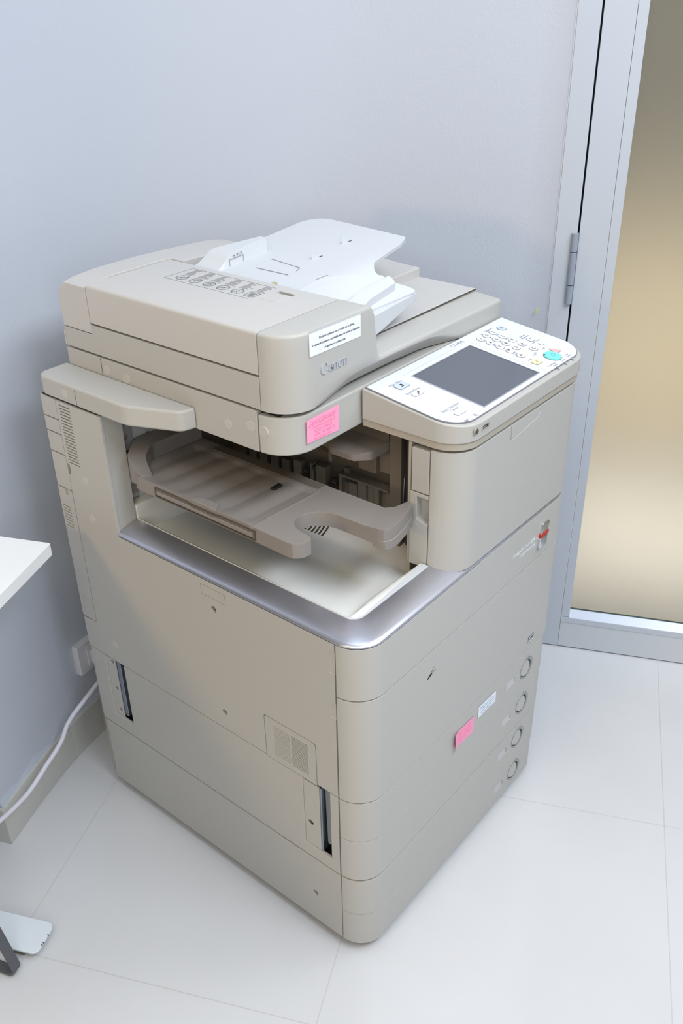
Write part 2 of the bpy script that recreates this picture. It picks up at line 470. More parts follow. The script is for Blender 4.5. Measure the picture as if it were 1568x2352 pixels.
body = prism('inner_chassis', rpoly([(.021, .744), (.021, .058), (.05, .058), (W - .02, .058), (W - .02, .744)]), 'z', .028, .6, DARK, root)
body2 = prism('inner_chassis', rpoly([(.021, .744), (.021, .058), (.336, .058), (.336, .744)]), 'z', .6, .690, DARK, root)
body3 = prism('inner_chassis', rpoly([(.337, .744), (.337, .094), (W - .02, .094), (W - .02, .744)]), 'z', .6, .984, DARK, root)
# right and rear shells
prism('right_side_cover', rect(.06, .744, .03, .985, .006), 'x', W - .018, W - .008, BEIGE, root, .001)
prism('rear_side_cover', rect(.006, W - .01, .03, .985), 'y', .745, .752, BEIGE2, root, .001)
for cx, cy in ((.08, .12), (.58, .12), (.08, .66), (.58, .66)):
    bm = bmesh.new(); add_prism(bm, cyl_pts(cx, cy, .016, 20), 'z', .0, .028)
    bm_obj('levelling_foot', bm, BLACKP, root)

# left side covers -------------------------------------------------
X0, X1 = 0.0, .006
main_pts = [(.0585, .4085), (.1052, .4085), (.1052, .5055, .006), (.2275, .5055, .006), (.2275, .4085), (.7435, .4085), (.7435, .4835), (.6995, .4875),
            (.6995, .9865), (.5745, .9865), (.5745, .7435), (.0585, .7435)]
mc = prism('left_main_cover', rpoly(main_pts), 'x', X0, X1, BEIGE, root, .0009)
cs = []
for i in range(20):
    z = .8635 + i * (.979 - .8635) / 19; dy = .002 * (1 - i / 19)
    cs.append((rect(.660 + 0, .692, z - .0011, z + .0011), 'x', -.01, .02))
cs.append((rpoly([(.712, .830), (.692, .838, .003), (.692, .858, .004), (.712, .864)]), 'x', -.01, .02))
# label outline groove, hinge notches
for a in ([(.299, .7105), (.359, .7105), (.359, .7318), (.332, .7318), (.332, .7308), (.358, .7308), (.358, .7115), (.300, .7115), (.300, .7308), (.330, .7308), (.330, .7318), (.299, .7318)],):
    cs.append((a, 'x', -.01, .0025))
cs.append((cyl_pts(.331, .688, .0065), 'x', -.01, .02)); cs.append((cyl_pts(.330, .450, .0065), 'x', -.01, .02))
for z0, z1 in ((.680, .728), (.585, .622)):
    cs.append((rpoly([(.04, z0), (.068, z0 + .004), (.068, z1 - .002), (.04, z1)]), 'x', -.01, .0016))
cut(mc, cs)
# backing plate behind the vents
box('vent_backing', .0105, .012, .6, .70, .82, .985, BROWN2, root)
for y, z in ((.331, .688), (.330, .450), (.127, .296), (.122, .103)):
    bm = bmesh.new(); add_prism(bm, cyl_pts(y, z, .0042, 18), 'x', .0045, .012)
    bm_obj('recessed_screw', bm, SCREW, root, .0006)
for y, z in ((.650, .837), (.650, .755), (.648, .453)):
    bm = bmesh.new(); add_prism(bm, cyl_pts(y, z, .0085), 'x', -.0006, .002)
    bm_obj('round_plug', bm, PLUG, root, .0004)
# column of small rear covers
for z0, z1 in ((.4885, .7965), (.7985, .872), (.8745, .9145), (.917, .9448), (.9472, .9865)):
    pts = rpoly([(.7015, z0), (.745, z0), (.745, z1), (.7015, z1)])
    o = prism('rear_column_cover', pts, 'x', X0 + .0003, X1, BEIGE, root, .0009)
    if z0 < .5:
        cut(o, [(rect(.715, .7400, .709 + i * .0066, .7112 + i * .0066), 'x', -.01, .004) for i in range(8)] +
               [(rect(.714, .722, .784, .80), 'x', -.01, .004)] +
               [([(.708, .500), (.7087, .500), (.7087, .5395), (.7330, .5395), (.7330, .500), (.7337, .500), (.7337, .5402), (.708, .5402)], 'x', -.01, .0015)], False)
# vent door low on the side
vd = prism('vent_cover', rpoly([(.1065, .4052), (.226, .4052), (.226, .5038, .004), (.1065, .5038, .010)]), 'x', X0 + .0003, X1, BEIGE, root, .0008)
cs = []
for i in range(19):
    z = .4195 + i * .0038
    cs.append((rect(.1245, .1630, z, z + .0019), 'x', -.01, .02)); cs.append((rect(.1665, .2050, z, z + .0014), 'x', -.01, .0012))
cut(vd, cs, False)
box('vent_backing', .0065, .008, .118, .17, .412, .498, BROWN, root)
# middle and bottom left covers
md = prism('left_middle_cover', rpoly([(.0585, .2065), (.7405, .2065), (.7405, .4062), (.2275, .4062), (.2275, .4032), (.1052, .4032), (.1052, .4062), (.0585, .4062)]), 'x', X0, X1, BEIGE, root, .0008)
cut(md, [(rect(.632, .693, .243, .42), 'x', -.01, .02), (rect(.077, .141, .236, .42), 'x', -.01, .02)])
for y0, y1, z0, z1, sy, smin in ((.664, .6925, .2435, .4045, .6735, 1), (.1035, .1405, .2365, .400, .127, 0)):
    o = prism('rail_plate', rect(y0, y1, z0, z1), 'x', .0018, .005, BEIGE, root, .0005)
    if smin: cut(o, [(cyl_pts(.6735, z, .0048, 16), 'x', -.01, .01) for z in (.396, .322, .262)])
    else: cut(o, [(cyl_pts(.127, .296, .0062, 20), 'x', -.01, .01)])
for z in (.396, .322, .262):
    bm = bmesh.new(); add_prism(bm, cyl_pts(.6735, z, .003, 12), 'x', .003, .008); bm_obj('recessed_screw', bm, SCREW, root, .0004)
box('steel_rail', .004, .0205, .650, .6625, .252, .404, STEEL, root, .0015)
box('steel_rail', .012, .0205, .636, .648, .252, .404, mat('dull_steel', (110, 112, 114), .4, metal=.6), root, .001)
box('steel_rail', .002, .0205, .0985, .1025, .2385, .400, STEEL, root, .001)
prism('steel_rail', rpoly([(.083, .26, .004), (.094, .252, .004), (.097, .398), (.079, .398), (.081, .34)]), 'x', .010, .0205, mat('dusty_steel', (140, 144, 150), .5, metal=.5), root, .001)
bt = prism('left_bottom_cover', rect(.0572, .7350, .024, .2028), 'x', X0 + .0004, X1, BEIGE, root, .0009)
cut(bt, [(cyl_pts(.122, .103, .0062), 'x', -.01, .02), (rect(.16, .205, .2015, .21), 'x', -.01, .02)])

# front covers: one rounded slab per drawer or door --------------------
def slab(name, z0, z1, Wr=W, m=BEIGE, bev=.0016, dx=0.0, r=.055, y1=.0555):
    pts = [(dx, y1)] + arc(dx + r, r, r, 180, 270, 14) + arc(Wr - r, r, r, 270, 360, 14) + [(Wr, y1)]
    return prism(name, pts, 'z', z0, z1, m, root, bev, 3)
slab('front_upper_cover', .6395, .7435)
fd = slab('front_lower_door', .4085, .6368)
specs = [(.3105, .4060, W - .008, .358, BEIGE), (.2085, .3092, W - .010, .262, BEIGE), (.1095, .2035, W - .012, .165, BEIGE), (.024, .1082, W - .016, .0675, BEIGE)]
for z0, z1, Wr, kz, m in specs:
    kx = {.358: .558, .262: .554, .165: .550, .0675: .547}[kz]
    dxx = .0 if z0 > .2 else .0008
    d = slab('paper_drawer', z0, z1, Wr, m, .0012, dxx)
    wx = kx - .065; wz = kz + (.0 if kz > .3 else -.001)
    cut(d, [(cyl_pts(kx, kz, .0265, 40), 'y', -.01, .012), (rpoly([(wx - .017, wz - .009), (wx + .017, wz - .009), (wx + .017, wz + .005, .005), (wx + .013, wz + .009), (wx - .017, wz + .009)], 3), 'y', -.01, .0035)])
    bm = bmesh.new(); ring_bm(bm, [(p[0], p[1]) for p in cyl_pts(kx, kz, .0262, 40)], [(p[0], p[1]) for p in cyl_pts(kx - .0025, kz, .0212, 40)], FRONT, -.006, .0006)
    bm_obj('handle_ring', bm, mat('grey_green_ring', (150, 155, 152), .25, metal=.35) if 'grey_green_ring' not in bpy.data.materials else bpy.data.materials['grey_green_ring'], d, .0006)
    # tilted push plate inside the ring
    bm = bmesh.new(); FM = frame_mat((kx - .0015, .0015, kz), (1, -.05, 0), (0, .10, 1))
    flat_prism(bm, cyl_pts(-.0015, 0, .0190, 36), FM, -.010, .0005)
    bm_obj('drawer_handle', bm, BEIGE, d, .002)
    on_frame('size_window', rpoly([(wx - .0165, wz - .0085), (wx + .0165, wz - .0085), (wx + .0165, wz + .005, .005), (wx + .0125, wz + .0085), (wx - .0165, wz + .0085)], 3), FRONT, -.0034, -.0014, mat('size_card', (206, 200, 205), .4) if 'size_card' not in bpy.data.materials else bpy.data.materials['size_card'], d, .0004)
    bm = bmesh.new()
    for t in (0, .005, .010): line_bm(bm, (kx - .004 + t, kz + .0315), (kx - .001 + t, kz + .0315), .0007, FRONT)
    bm_obj('handle_mark', bm, INK, d)
# drawers' fixed right strips keep the lower body width
# badge and scuffs on the door
on_frame('energy_badge', rect(.553, .575, .434, .4415), FRONT, 0, .0004, BADGE, fd)
on_frame('energy_badge', rect(.553, .574, .425, .4325), FRONT, 0, .0004, KEYR, fd)
bm = bmesh.new(); line_bm(bm, (.555, .4355), (.562, .4395), .0012, FRONT, .0008); line_bm(bm, (.562, .4395), (.572, .4395), .001, FRONT, .0008)
line_bm(bm, (.5545, .4285), (.5725, .4285), .0014, FRONT, .0008)
bm_obj('badge_mark', bm, PAPER, fd)
bm = bmesh.new()
for a, b, wd in (((.178, .583), (.192, .588), .004), ((.181, .586), (.194, .594), .0015), ((.184, .586), (.204, .590), .0012), ((.187, .590), (.199, .599), .0008), ((.178, .581), (.188, .590), .0015)):
    line_bm(bm, a, b, wd, FRONT, .0002)
bm_obj('black_scuff', bm, SCUFF, fd)

# silver deck rim around the output opening ---------------------------
def band():
    bm = bmesh.new()
    out = [(0.0, .5740), (0.0, .40), (0.0, .25), (0.0, .12)] + arc(.055, .055, .055, 180, 270, 14) + [(.15, 0.0), (.20, 0), (.30, 0.0)]
    inn = [(.0465, .5740), (.0465, .40), (.0465, .25), (.0465, .12)] + arc(.0685, .073, .022, 180, 270, 14) + [(.15, .051), (.20, .051), (.30, .051)]
    prof = [(0, .7455), (0, .7480), (.03, .7497), (.15, .7522), (.35, .7552), (.6, .7582), (.85, .7602), (1, .7612), (1, .7455)]
    rows = []
    for o, i in zip(out, inn):
        rows.append([bm.verts.new((o[0] + (i[0] - o[0]) * t, o[1] + (i[1] - o[1]) * t, z)) for t, z in prof])
    for a, b in zip(rows[:-1], rows[1:]):
        for k in range(len(prof)):
            j = (k + 1) % len(prof); bm.faces.new((a[k], b[k], b[j], a[j]))
    bm.faces.new(rows[0]); bm.faces.new(rows[-1][::-1])
    return bm_obj('silver_deck_rim', bm, SILVER, root, .0004, smooth=50)
rim = band()
prism('silver_trim_strip', [(.3001, .05)] + [(.3001, 0), (W - .055, 0)] + arc(W - .055, .055, .055, 270, 360, 12), 'z', .7455, .7510, SILVER, root, .0006)
prism('deck_base', [(.001, .5735), (.001, .07)] + arc(.056, .056, .055, 180, 270, 10)[2:] + [(.335, .001), (.335, .0555), (.048, .0555), (.048, .5735)], 'z', .7437, .7453, DARK, root)

# white lower output tray ----------------------------------------------
def ss(t): t = max(0, min(1, t)); return t * t * (3 - 2 * t)
def tray_z(x, y):
    base = .735 - .13 * (x - .05)
    if x > .272: base = .706 + .022 * ss((x - .272) / .05)
    lipx = ss((x - .0505) / .02)          # climbs to the rim at the left
    lf = ss((y - .056 - .012) / (.012 + .03 * max(0, min(1, (x - .06) / .18)) * max(0, 1 - (x - .20) / .06) if x < .26 else .012))
    z = .7605 + (base - .7605) * min(lipx, 1) * lf
    return z
tray_out = [(.0470, .5735)] + arc(.0685, .073, .0215, 180, 270, 8) + [(.2475, .0515), (.2475, .0935), (.335, .0935), (.335, .5735)]
hprism('lower_output_tray', tray_out, lambda x, y: min(.7, tray_z(x, y) - .004), lambda x, y: tray_z(x, y) if not (abs(x - .047) < .001) else .7625, CREAM, root, 0,
       cuts=([.0505, .055, .06, .065, .0705, .08, .10, .13, .16, .19, .22, .25, .272, .282, .292, .302, .312, .322], [.0515 + .0001, .056, .062, .068, .074, .08, .086, .092, .1, .11, .13, .2, .3, .4, .5]))
# thin raised lip edge
bm = bmesh.new()
lp = [(.0472, .5735), (.0472, .10)] + arc(.0685, .073, .0213, 180, 270, 10) + [(.2475, .0517)]
li = [(.0490, .5735), (.0490, .10)] + arc(.0700, .0745, .0200, 180, 270, 10) + [(.2475, .0650)]
for k in range(len(lp) - 1):
    add_prism(bm, [lp[k], lp[k + 1], li[k + 1], li[k]], 'z', .752, .7618)
bmesh.ops.remove_doubles(bm, verts=bm.verts, dist=1e-5)
bm_obj('tray_lip', bm, WHITE, root, .0004, smooth=20)
bm = bmesh.new()
for i in range(14):
    y = .315 + i * .0085
    for k in range(6):
        xa = .276 + k * .004; add_box(bm, xa, xa + .004, y, y + .0036, tray_z(xa + .002, y) - .002, tray_z(xa + .002, y) + .0012)
bm_obj('tray_vent_slot', bm, BROWN2, root)

# opening: rear wall of the cavity ---------------------------------
prism('cavity_pillar', rect(.0065, .0465, .576, .742), 'z', .7455, .9865, BEIGE, root, .0006)
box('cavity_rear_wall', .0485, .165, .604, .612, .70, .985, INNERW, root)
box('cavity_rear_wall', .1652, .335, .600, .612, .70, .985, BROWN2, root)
bm = bmesh.new(); add_prism(bm, rect(.0475, .0755, .7465 + .08, .984), 'y', .590, .594)
sp_ = bm_obj('steel_bracket', bm, mat('light_steel', (188, 190, 192), .35, metal=.5), root)
cut(sp_, [(cyl_pts(.0605, .946, .002, 12), 'y', .5, .7), (cyl_pts(.060, .921, .0062, 20), 'y', .5, .7), (cyl_pts(.0605, .889, .0066, 20), 'y', .5, .7), (rect(.060, .067, .80, .836), 'y', .5, .7)])
bm = bmesh.new(); add_prism(bm, cyl_pts(.061, .888, .004, 16), 'y', .588, .60); bm_obj('recessed_screw', bm, SCREW, root, .0004)
box('bracket_backing', .0475, .0765, .595, .603, .80, .985, TRAYG, root)
prism('rear_guide_panel', rect(.078, .112, .75, .985), 'y', .597, .6035, INNERW, root, .0006)
prism('rear_guide_panel', rect(.122, .16, .75, .985), 'y', .597, .6035, INNERW, root, .0006)
prism('tray_rear_wall', [(.0488, .690), (.335, .690), (.335, .775), (.0488, .790)], 'y', .5738, .5965, CREAM, root, .001)
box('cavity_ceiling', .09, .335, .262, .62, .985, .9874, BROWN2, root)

# exit mechanism seen through the opening -----------------------------
EX = .32
box('exit_wall', .332, .336, .094, .604, .69, .984, BROWN2, root)
def block(name, x, y0, y1, z0, z1, m=BROWN, bev=.0012): return box(name, x, .3315, y0, y1, z0, z1, m, root, bev)
block('exit_column', .312, .1585, .1835, .715, .984)
block('exit_column', .322, .136, .1545, .715, .984, mat('dark_blue_grey_plate', (62, 66, 72), .4))
block('guide_rail', .306, .124, .132, .715, .984, BROWN)
bm = bmesh.new()
for i in range(64):
    z = .722 + i * .004; add_box(bm, .296, .3045, .1135, .1225, z, z + .0018)
add_box(bm, .3045, .3315, .113, .1232, .715, .984)
bm_obj('ribbed_belt', bm, BROWN2, root)
box('guide_rail', .262, .330, .1005, .1085, .7155, .984, BEIGE2, root, .001)
# upper exit unit
block('upper_exit_unit', .318, .1875, .211, .864, .984)
block('upper_exit_unit', .310, .2120, .252, .861, .93)
block('upper_exit_unit', .314, .1875, .300, .925, .984)
block('upper_exit_unit', .322, .2545, .2625, .862, .915)
block('upper_exit_unit', .316, .2630, .272, .866, .915)
block('upper_exit_unit', .324, .2740, .318, .872, .925, BROWN2)
block('upper_exit_unit', .314, .3190, .327, .850, .925)
block('upper_exit_unit', .322, .328, .40, .872, .984)
block('upper_exit_unit', .326, .401, .58, .868, .984, BROWN2)
# brushes
bm = bmesh.new()
for i in range(46):
    y = .27 + i * .0068; x = .312 + random.uniform(-.003, .003)
    add_prism(bm, [(x, .868), (.3300, .868), (.3300, .869), (x, .8688)], 'y', y, y + .0007)
bm_obj('static_brush', bm, RUBBER, root)
# lower exit unit: row of ribs
for y0, y1, x, z1 in ((.1860, .1955, .318, .829), (.1965, .2085, .324, .825), (.2090, .2205, .314, .833), (.2212, .2380, .318, .828), (.2387, .2585, .314, .828), (.2592, .2780, .312, .822)):
    block('exit_rib', x, y0, y1, .70, z1)
box('exit_unit_top', .3125, .3315, .186, .300, .8285, .8325, BROWN, root)
block('exit_rib', .322, .286, .2965, .70, .842)
block('exit_rib', .314, .2965, .3035, .70, .832)
block('exit_rib', .314, .3035, .336, .70, .795)
block('exit_rib', .314, .336, .3600, .70, .832)
block('exit_rib', .316, .368, .376, .70, .830)
block('exit_rib', .316, .376, .400, .70, .795)
block('exit_rib', .318, .401, .4200, .70, .823)
for i in range(5):
    block('exit_rib', .320, .434 + i * .030, .434 + i * .030 + .020, .70, .815, BROWN2)
for y in (.2815, .3635):
    bm = bmesh.new(); add_prism(bm, cyl_pts(.318, .822, .0052, 16), 'y', y - .006, y + .006); bm_obj('exit_roller', bm, RUBBER, root, .0008)
for y in (.318, .388):
    bm = bmesh.new(); add_prism(bm, cyl_pts(.321, .808, .0060, 16), 'y', y - .006, y + .004); bm_obj('exit_roller', bm, RUBBER, root, .0008)
# paper-stop paddle hanging over the upper tray
def pad_hi(x, y): return .9315 - .006 * ss((.262 - x) / .02)
hprism('paper_flap', rpoly([(.3165, .186), (.3165, .290), (.262, .286, .02), (.243, .262, .014), (.243, .212, .016), (.264, .188, .018)], 6), lambda x, y: .9150, pad_hi, TRAYG, root, .003, step=.012)
bm = bmesh.new(); FM = frame_mat((.30, .140, 0), (-1, -.5, 0), (0, 0, 1))
flat_prism(bm, [(0, .83), (.02, .815), (.02, .85), (.008, .885), (0, .89)], FM, 0, .0012)
bm_obj('steel_flag', bm, STEEL, root)

# upper output tray ----------------------------------------------------
def T(x, y): return .884 - .06 * (x - .03)
pts = [(.016, .236), (.0145, .162), (.016, .150), (.0225, .1435), (.031, .1385), (.045, .1375), (.052, .143), (.054, .160), (.0575, .178), (.0680, .193), (.083, .2015), (.098, .202), (.113, .197), (.125, .187),
       (.1325, .174), (.1355, .160), (.1365, .10), (.1365, .074), (.139, .0665), (.146, .062), (.158, .061), (.175, .0635), (.205, .071), (.236, .081), (.252, .092), (.2585, .1005), (.240, .1015), (.222, .104), (.207, .115), (.207, .236)]
hprism('upper_output_tray', pts, lambda x, y: T(x, y) - .027, lambda x, y: T(x, y) + .004 * ss((.10 - y) / .03) * (x > .13), TRAYG, root, .0026, step=.02, seg=3)
def wv(x, y):
    e = ss((y - .236) / .004) * ss((.545 - y) / .01) * ss((x - .014) / .03) * ss((.180 - x) / .012)
    ph = ((y - .236) % .052) / .052
    return T(x, y) + .0005 - e * (.0016 + .0042 * (1 - abs(2 * ph - 1)) ** 1.3)
ysr = [.2362 + .0043 * i for i in range(73)]
hprism('upper_tray_bed', rpoly([(.016, .2361), (.207, .2361), (.207, .565), (.060, .565, .03), (.016, .520, .02)]), lambda x, y: T(x, y) - .027, wv, TRAYG, root, .0006, cuts=([.02, .03, .045, .08, .13, .165, .170, .175, .180], ysr))
hprism('tray_end_wall', rpoly([(.017, .500, .006), (.035, .4950, .004), (.050, .528, .02), (.085, .548, .02), (.207, .552), (.207, .596), (.08, .592, .035), (.020, .540, .02)], 6), lambda x, y: T(x, y) - .02, lambda x, y: T(x, y) + .004 + .026 * ss((y - .50) / .045), TRAYG, root, .004, step=.012, seg=3)
# pull-out extension slot in the tray's outer edge
bm = bmesh.new()
TE = frame_mat((.0148, 0, 0), (0, -1, 0), (0, 0, 1))
o_ = [(-.468, .8605), (-.228, .8605), (-.228, .8795), (-.310, .8795), (-.322, .8775), (-.374, .8775), (-.386, .8795), (-.468, .8795)]
i_ = [(-.4655, .8630), (-.2305, .8630), (-.2305, .8770), (-.3085, .8770), (-.3205, .8750), (-.3755, .8750), (-.3875, .8770), (-.4655, .8770)]
ring_bm(bm, o_, i_, TE, -.001, .0004)
bm_obj('slot_outline', bm, BROWN2, root)
on_frame('tray_extension', [(-.462, .8665), (-.234, .8665), (-.234, .8735), (-.312, .8735), (-.322, .8715), (-.374, .8715), (-.384, .8735), (-.462, .8735)], TE, -.001, .0022, TRAYG, root, .0006)
prism('extension_grip', rpoly([(-.002 + .0168, .318), (.0168, .378), (.032, .370), (.034, .345), (.032, .326)], 4), 'z', .8795, .8862, TRAYG, root, .0015)
box('tray_stop', .136, .157, .298, .307, T(.15, .3) - .004, T(.15, .3) + .0022, BLACKP, root, .001)
hprism('tray_edge_strip', rect(.184, .2045, .242, .50), lambda x, y: T(x, y) - .002, lambda x, y: T(x, y) + .0012, BROWN, root, .0004, cuts=([], []))
hprism('tray_joint', rect(.05, .182, .2345, .2370), lambda x, y: T(x, y) - .002, lambda x, y: T(x, y) + .0012, TRAYG, root, .0005, cuts=([], []))
hprism('tray_arm_clip', rpoly([(.1367, .0705), (.1395, .064), (.147, .0595), (.158, .0585), (.175, .061), (.205, .0685), (.236, .0785), (.250, .088), (.17, .088), (.1367, .088)]), lambda x, y: T(x, y) - .0345, lambda x, y: T(x, y) - .0165, TRAYG, root, .002, cuts=([.18, .2], []))

# upper right door and its side pieces -------------------------------
DXL = .2492
ud_pts = [(DXL, .0560)] + arc(DXL + .055, .055, .055, 180, 270, 14) + arc(W - .055 + .003, .055, .055, 270, 360, 14) + [(W + .003, .0930), (DXL + .04, .0930), (DXL + .04, .056)]
ud = prism('toner_door', ud_pts, 'z', .7522, .9805, BEIGE, root, .0028, 3)
cut(ud, [([(.407, .952), (.409, .9505), (.500, .9625), (.504, .966), (.508, .970), (.510, .99), (.508, .99), (.506, .9705), (.5, .9645), (.4095, .9525), (.4085, .954), (.4085, .99), (.4065, .99)], 'y', -.01, .0022)])
sp1 = prism('door_side_piece', rect(.0580, .0925, .8968, .9765), 'x', .2492, .2885, BEIGE, root, .0012)
lo_ = prism('door_side_piece', rect(.0580, .0945, .7515, .8945), 'x', .2492, .2885, BEIGE, root, .0012)
cut(lo_, [(rpoly([(.05, .8365), (.0810, .8445, .004), (.0810, .8875, .002), (.05, .8875)], 4), 'x', .24, .2660)])
prism('door_side_edge', rect(.0950, .1000, .7515, .984), 'x', .2510, .3315, BEIGE2, root, .0008)
# logo emblem and lettering on the front
bm = bmesh.new()
text_bm(bm, 'imageRUNNER', .0105, frame_mat((.494, -.0004, .6925), (1, 0, 0), (0, 0, 1)), ext=.0001, sx=1.25)
text_bm(bm, 'ADVANCE', .0088, frame_mat((.510, -.0004, .6795), (1, 0, 0), (0, 0, 1)), ext=.0001, sx=1.35)
mesh_from('printed_name', bm, PAPER, root)
on_frame('emblem', rpoly([(.5535, .688, .002), (.579, .6905, .003), (.586, .7135, .004), (.560, .7155, .004)], 4), FRONT, -.001, .0045, CHROME, root, .0016)
on_frame('emblem', rpoly([(.5465, .6655, .003), (.5725, .6655, .003), (.575, .6875, .003), (.546, .6875, .003)], 4), FRONT, -.001, .0075, CHROME, root, .0016)
on_frame('emblem', rpoly([(.550, .6865), (.580, .6865), (.582, .694), (.552, .694)], 4), FRONT, -.001, .0062, RED, root, .001)

# scanner unit ------------------------------------------------------
SX, SR, SY = .069, .685, .196
ZS0, ZS1 = .9875, 1.0625
sc = prism('scanner_side_cover', [(SX, .2615), (SX, .738), (SX + .02, .738), (SX + .02, .2615)], 'z', ZS0, 1.0585, BEIGE, root, .0014)
def scan_hi(x, y): return 1.0565
sf_pts = [(SX, .2595)] + arc(SX + .06, SY + .06, .06, 180, 270, 14) + arc(SR - .02, SY + .02, .02, 270, 360, 8) + [(SR, .2595)]
sf = prism('scanner_front_cover', sf_pts, 'z', ZS0, 1.0535, BEIGE, root, .0055, 4)
box('scanner_body', SX + .0205, SR, .2605, .738, ZS0, 1.0575, BEIGE2, root, .001)
box('scanner_gap', SX + .012, SR - .008, .225, .73, 1.04, 1.066, DARK, root)
for y, z, r in ((.327, 1.0175, .0085), (.276, 1.029, .0095)):
    bm = bmesh.new(); add_prism(bm, cyl_pts(y, z, r), 'x', SX - .0007, SX + .002); bm_obj('round_plug', bm, PLUG, sc, .0004)
bm = bmesh.new(); add_prism(bm, cyl_pts(.2485, 1.0265, .0095), 'x', SX - .0003, SX + .004); bm_obj('round_plug', bm, PLUG, sf, .0004)
for y, z in ((.628, 1.038), (.575, 1.034)):
    bm = bmesh.new(); add_prism(bm, cyl_pts(y, z, .0095), 'x', SX - .0007, SX + .002); bm_obj('round_plug', bm, PLUG, sc, .0004)
box('scanner_side_joint', SX - .0004, SX + .001, .6405, .6415, 1.0275, 1.058, BROWN2, sc)
# shoulder ledge on the left
lp = rpoly([(.0685, .745), (.0685, .4005), (.040, .4085, .02), (0.0, .505, .06), (0.0, .745, .02)], 8)
lg = prism('side_shoulder', lp, 'z', .9895, 1.0275, BEIGE, root, .005, 4)
box('shoulder_joint', -.0003, .003, .6335, .6345, .9905, 1.022, BROWN2, lg)
bm = bmesh.new(); add_prism(bm, cyl_pts(.665, 1.008, .008), 'x', -.0005, .004); bm_obj('round_plug', bm, PLUG, lg, .0004)
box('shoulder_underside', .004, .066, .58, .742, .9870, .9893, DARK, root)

# document feeder -----------------------------------------------------
ZD0 = 1.0625
FY = .190
def fx(p): return p
lower = prism('feeder_side_rail', [(.2515, ZD0), (.735, ZD0), (.735, 1.0985), (.655, 1.0985), (.655, 1.1160), (.2515, 1.1160)], 'x', SX, SX + .03, BEIGE, root, .0010)

box('feeder_side_panel', SX - .0006 + .0006, SX + .03, .2455, .655, 1.1195, 1.180, TOPG, root, .0012)
box('feeder_dark_gap', SX + .0125, SX + .2, .262, .70, 1.07, 1.15, DARK, root)
# hinged top cover of the feeder, wraps over the side
tc_pts = rpoly([(SX, 1.1198), (SX, 1.1875, .006), (.2655, 1.1875, .004), (.2655, 1.160), (SX + .012, 1.160), (SX + .012, 1.1198)], 5)
bpy.data.objects.remove(bpy.data.objects['feeder_side_panel'])
tc = prism('feeder_top_cover', tc_pts, 'y', .2515, .6535, TOPG, root, .0006)
cut(tc, [(rpoly([(.2275, .3225), (.2275, .3585), (.239, .3585), (.239, .3225)]), 'z', 1.17, 1.2)])
box('latch_recess', .190, .2272, .3225, .3590, 1.1868, 1.1880, TOPG, tc, .0004)
box('recess_floor', .2272, .2392, .322, .359, 1.166, 1.172, BROWN, tc)
# rear cover of the feeder: stands a little higher at the back and falls away to the right
rc = []
rx = [SX, .09, .138, .239, .347, .41, .44, .465, .488, .52, .545, .58, .62, .66, SR]
rz = [1.182, 1.1865, 1.190, 1.190, 1.1855, 1.182, 1.178, 1.172, 1.164, 1.152, 1.147, 1.145, 1.143, 1.135, 1.122]
def interp(x):
    for a in range(len(rx) - 1):
        if x <= rx[a + 1]: 
            t = max(0, (x - rx[a]) / (rx[a + 1] - rx[a])); return rz[a] + (rz[a + 1] - rz[a]) * t
    return rz[-1]
hprism('feeder_rear_cover', [(SX, .735), (SX, .6555), (.2662, .6555), (.2662, .622), (.44, .622), (.62, .640), (SR, .640), (SR, .735)], lambda x, y: 1.1000, lambda x, y: interp(x) - (.02 * ss((y - .715) / .02) if y > .715 else 0), TOPG, root, .003, cuts=(rx[1:-1], [.7, .715, .722, .73]))
box('rear_side_rail', SX, .099, .7355, .7385, ZD0, 1.09, TOPG, root)
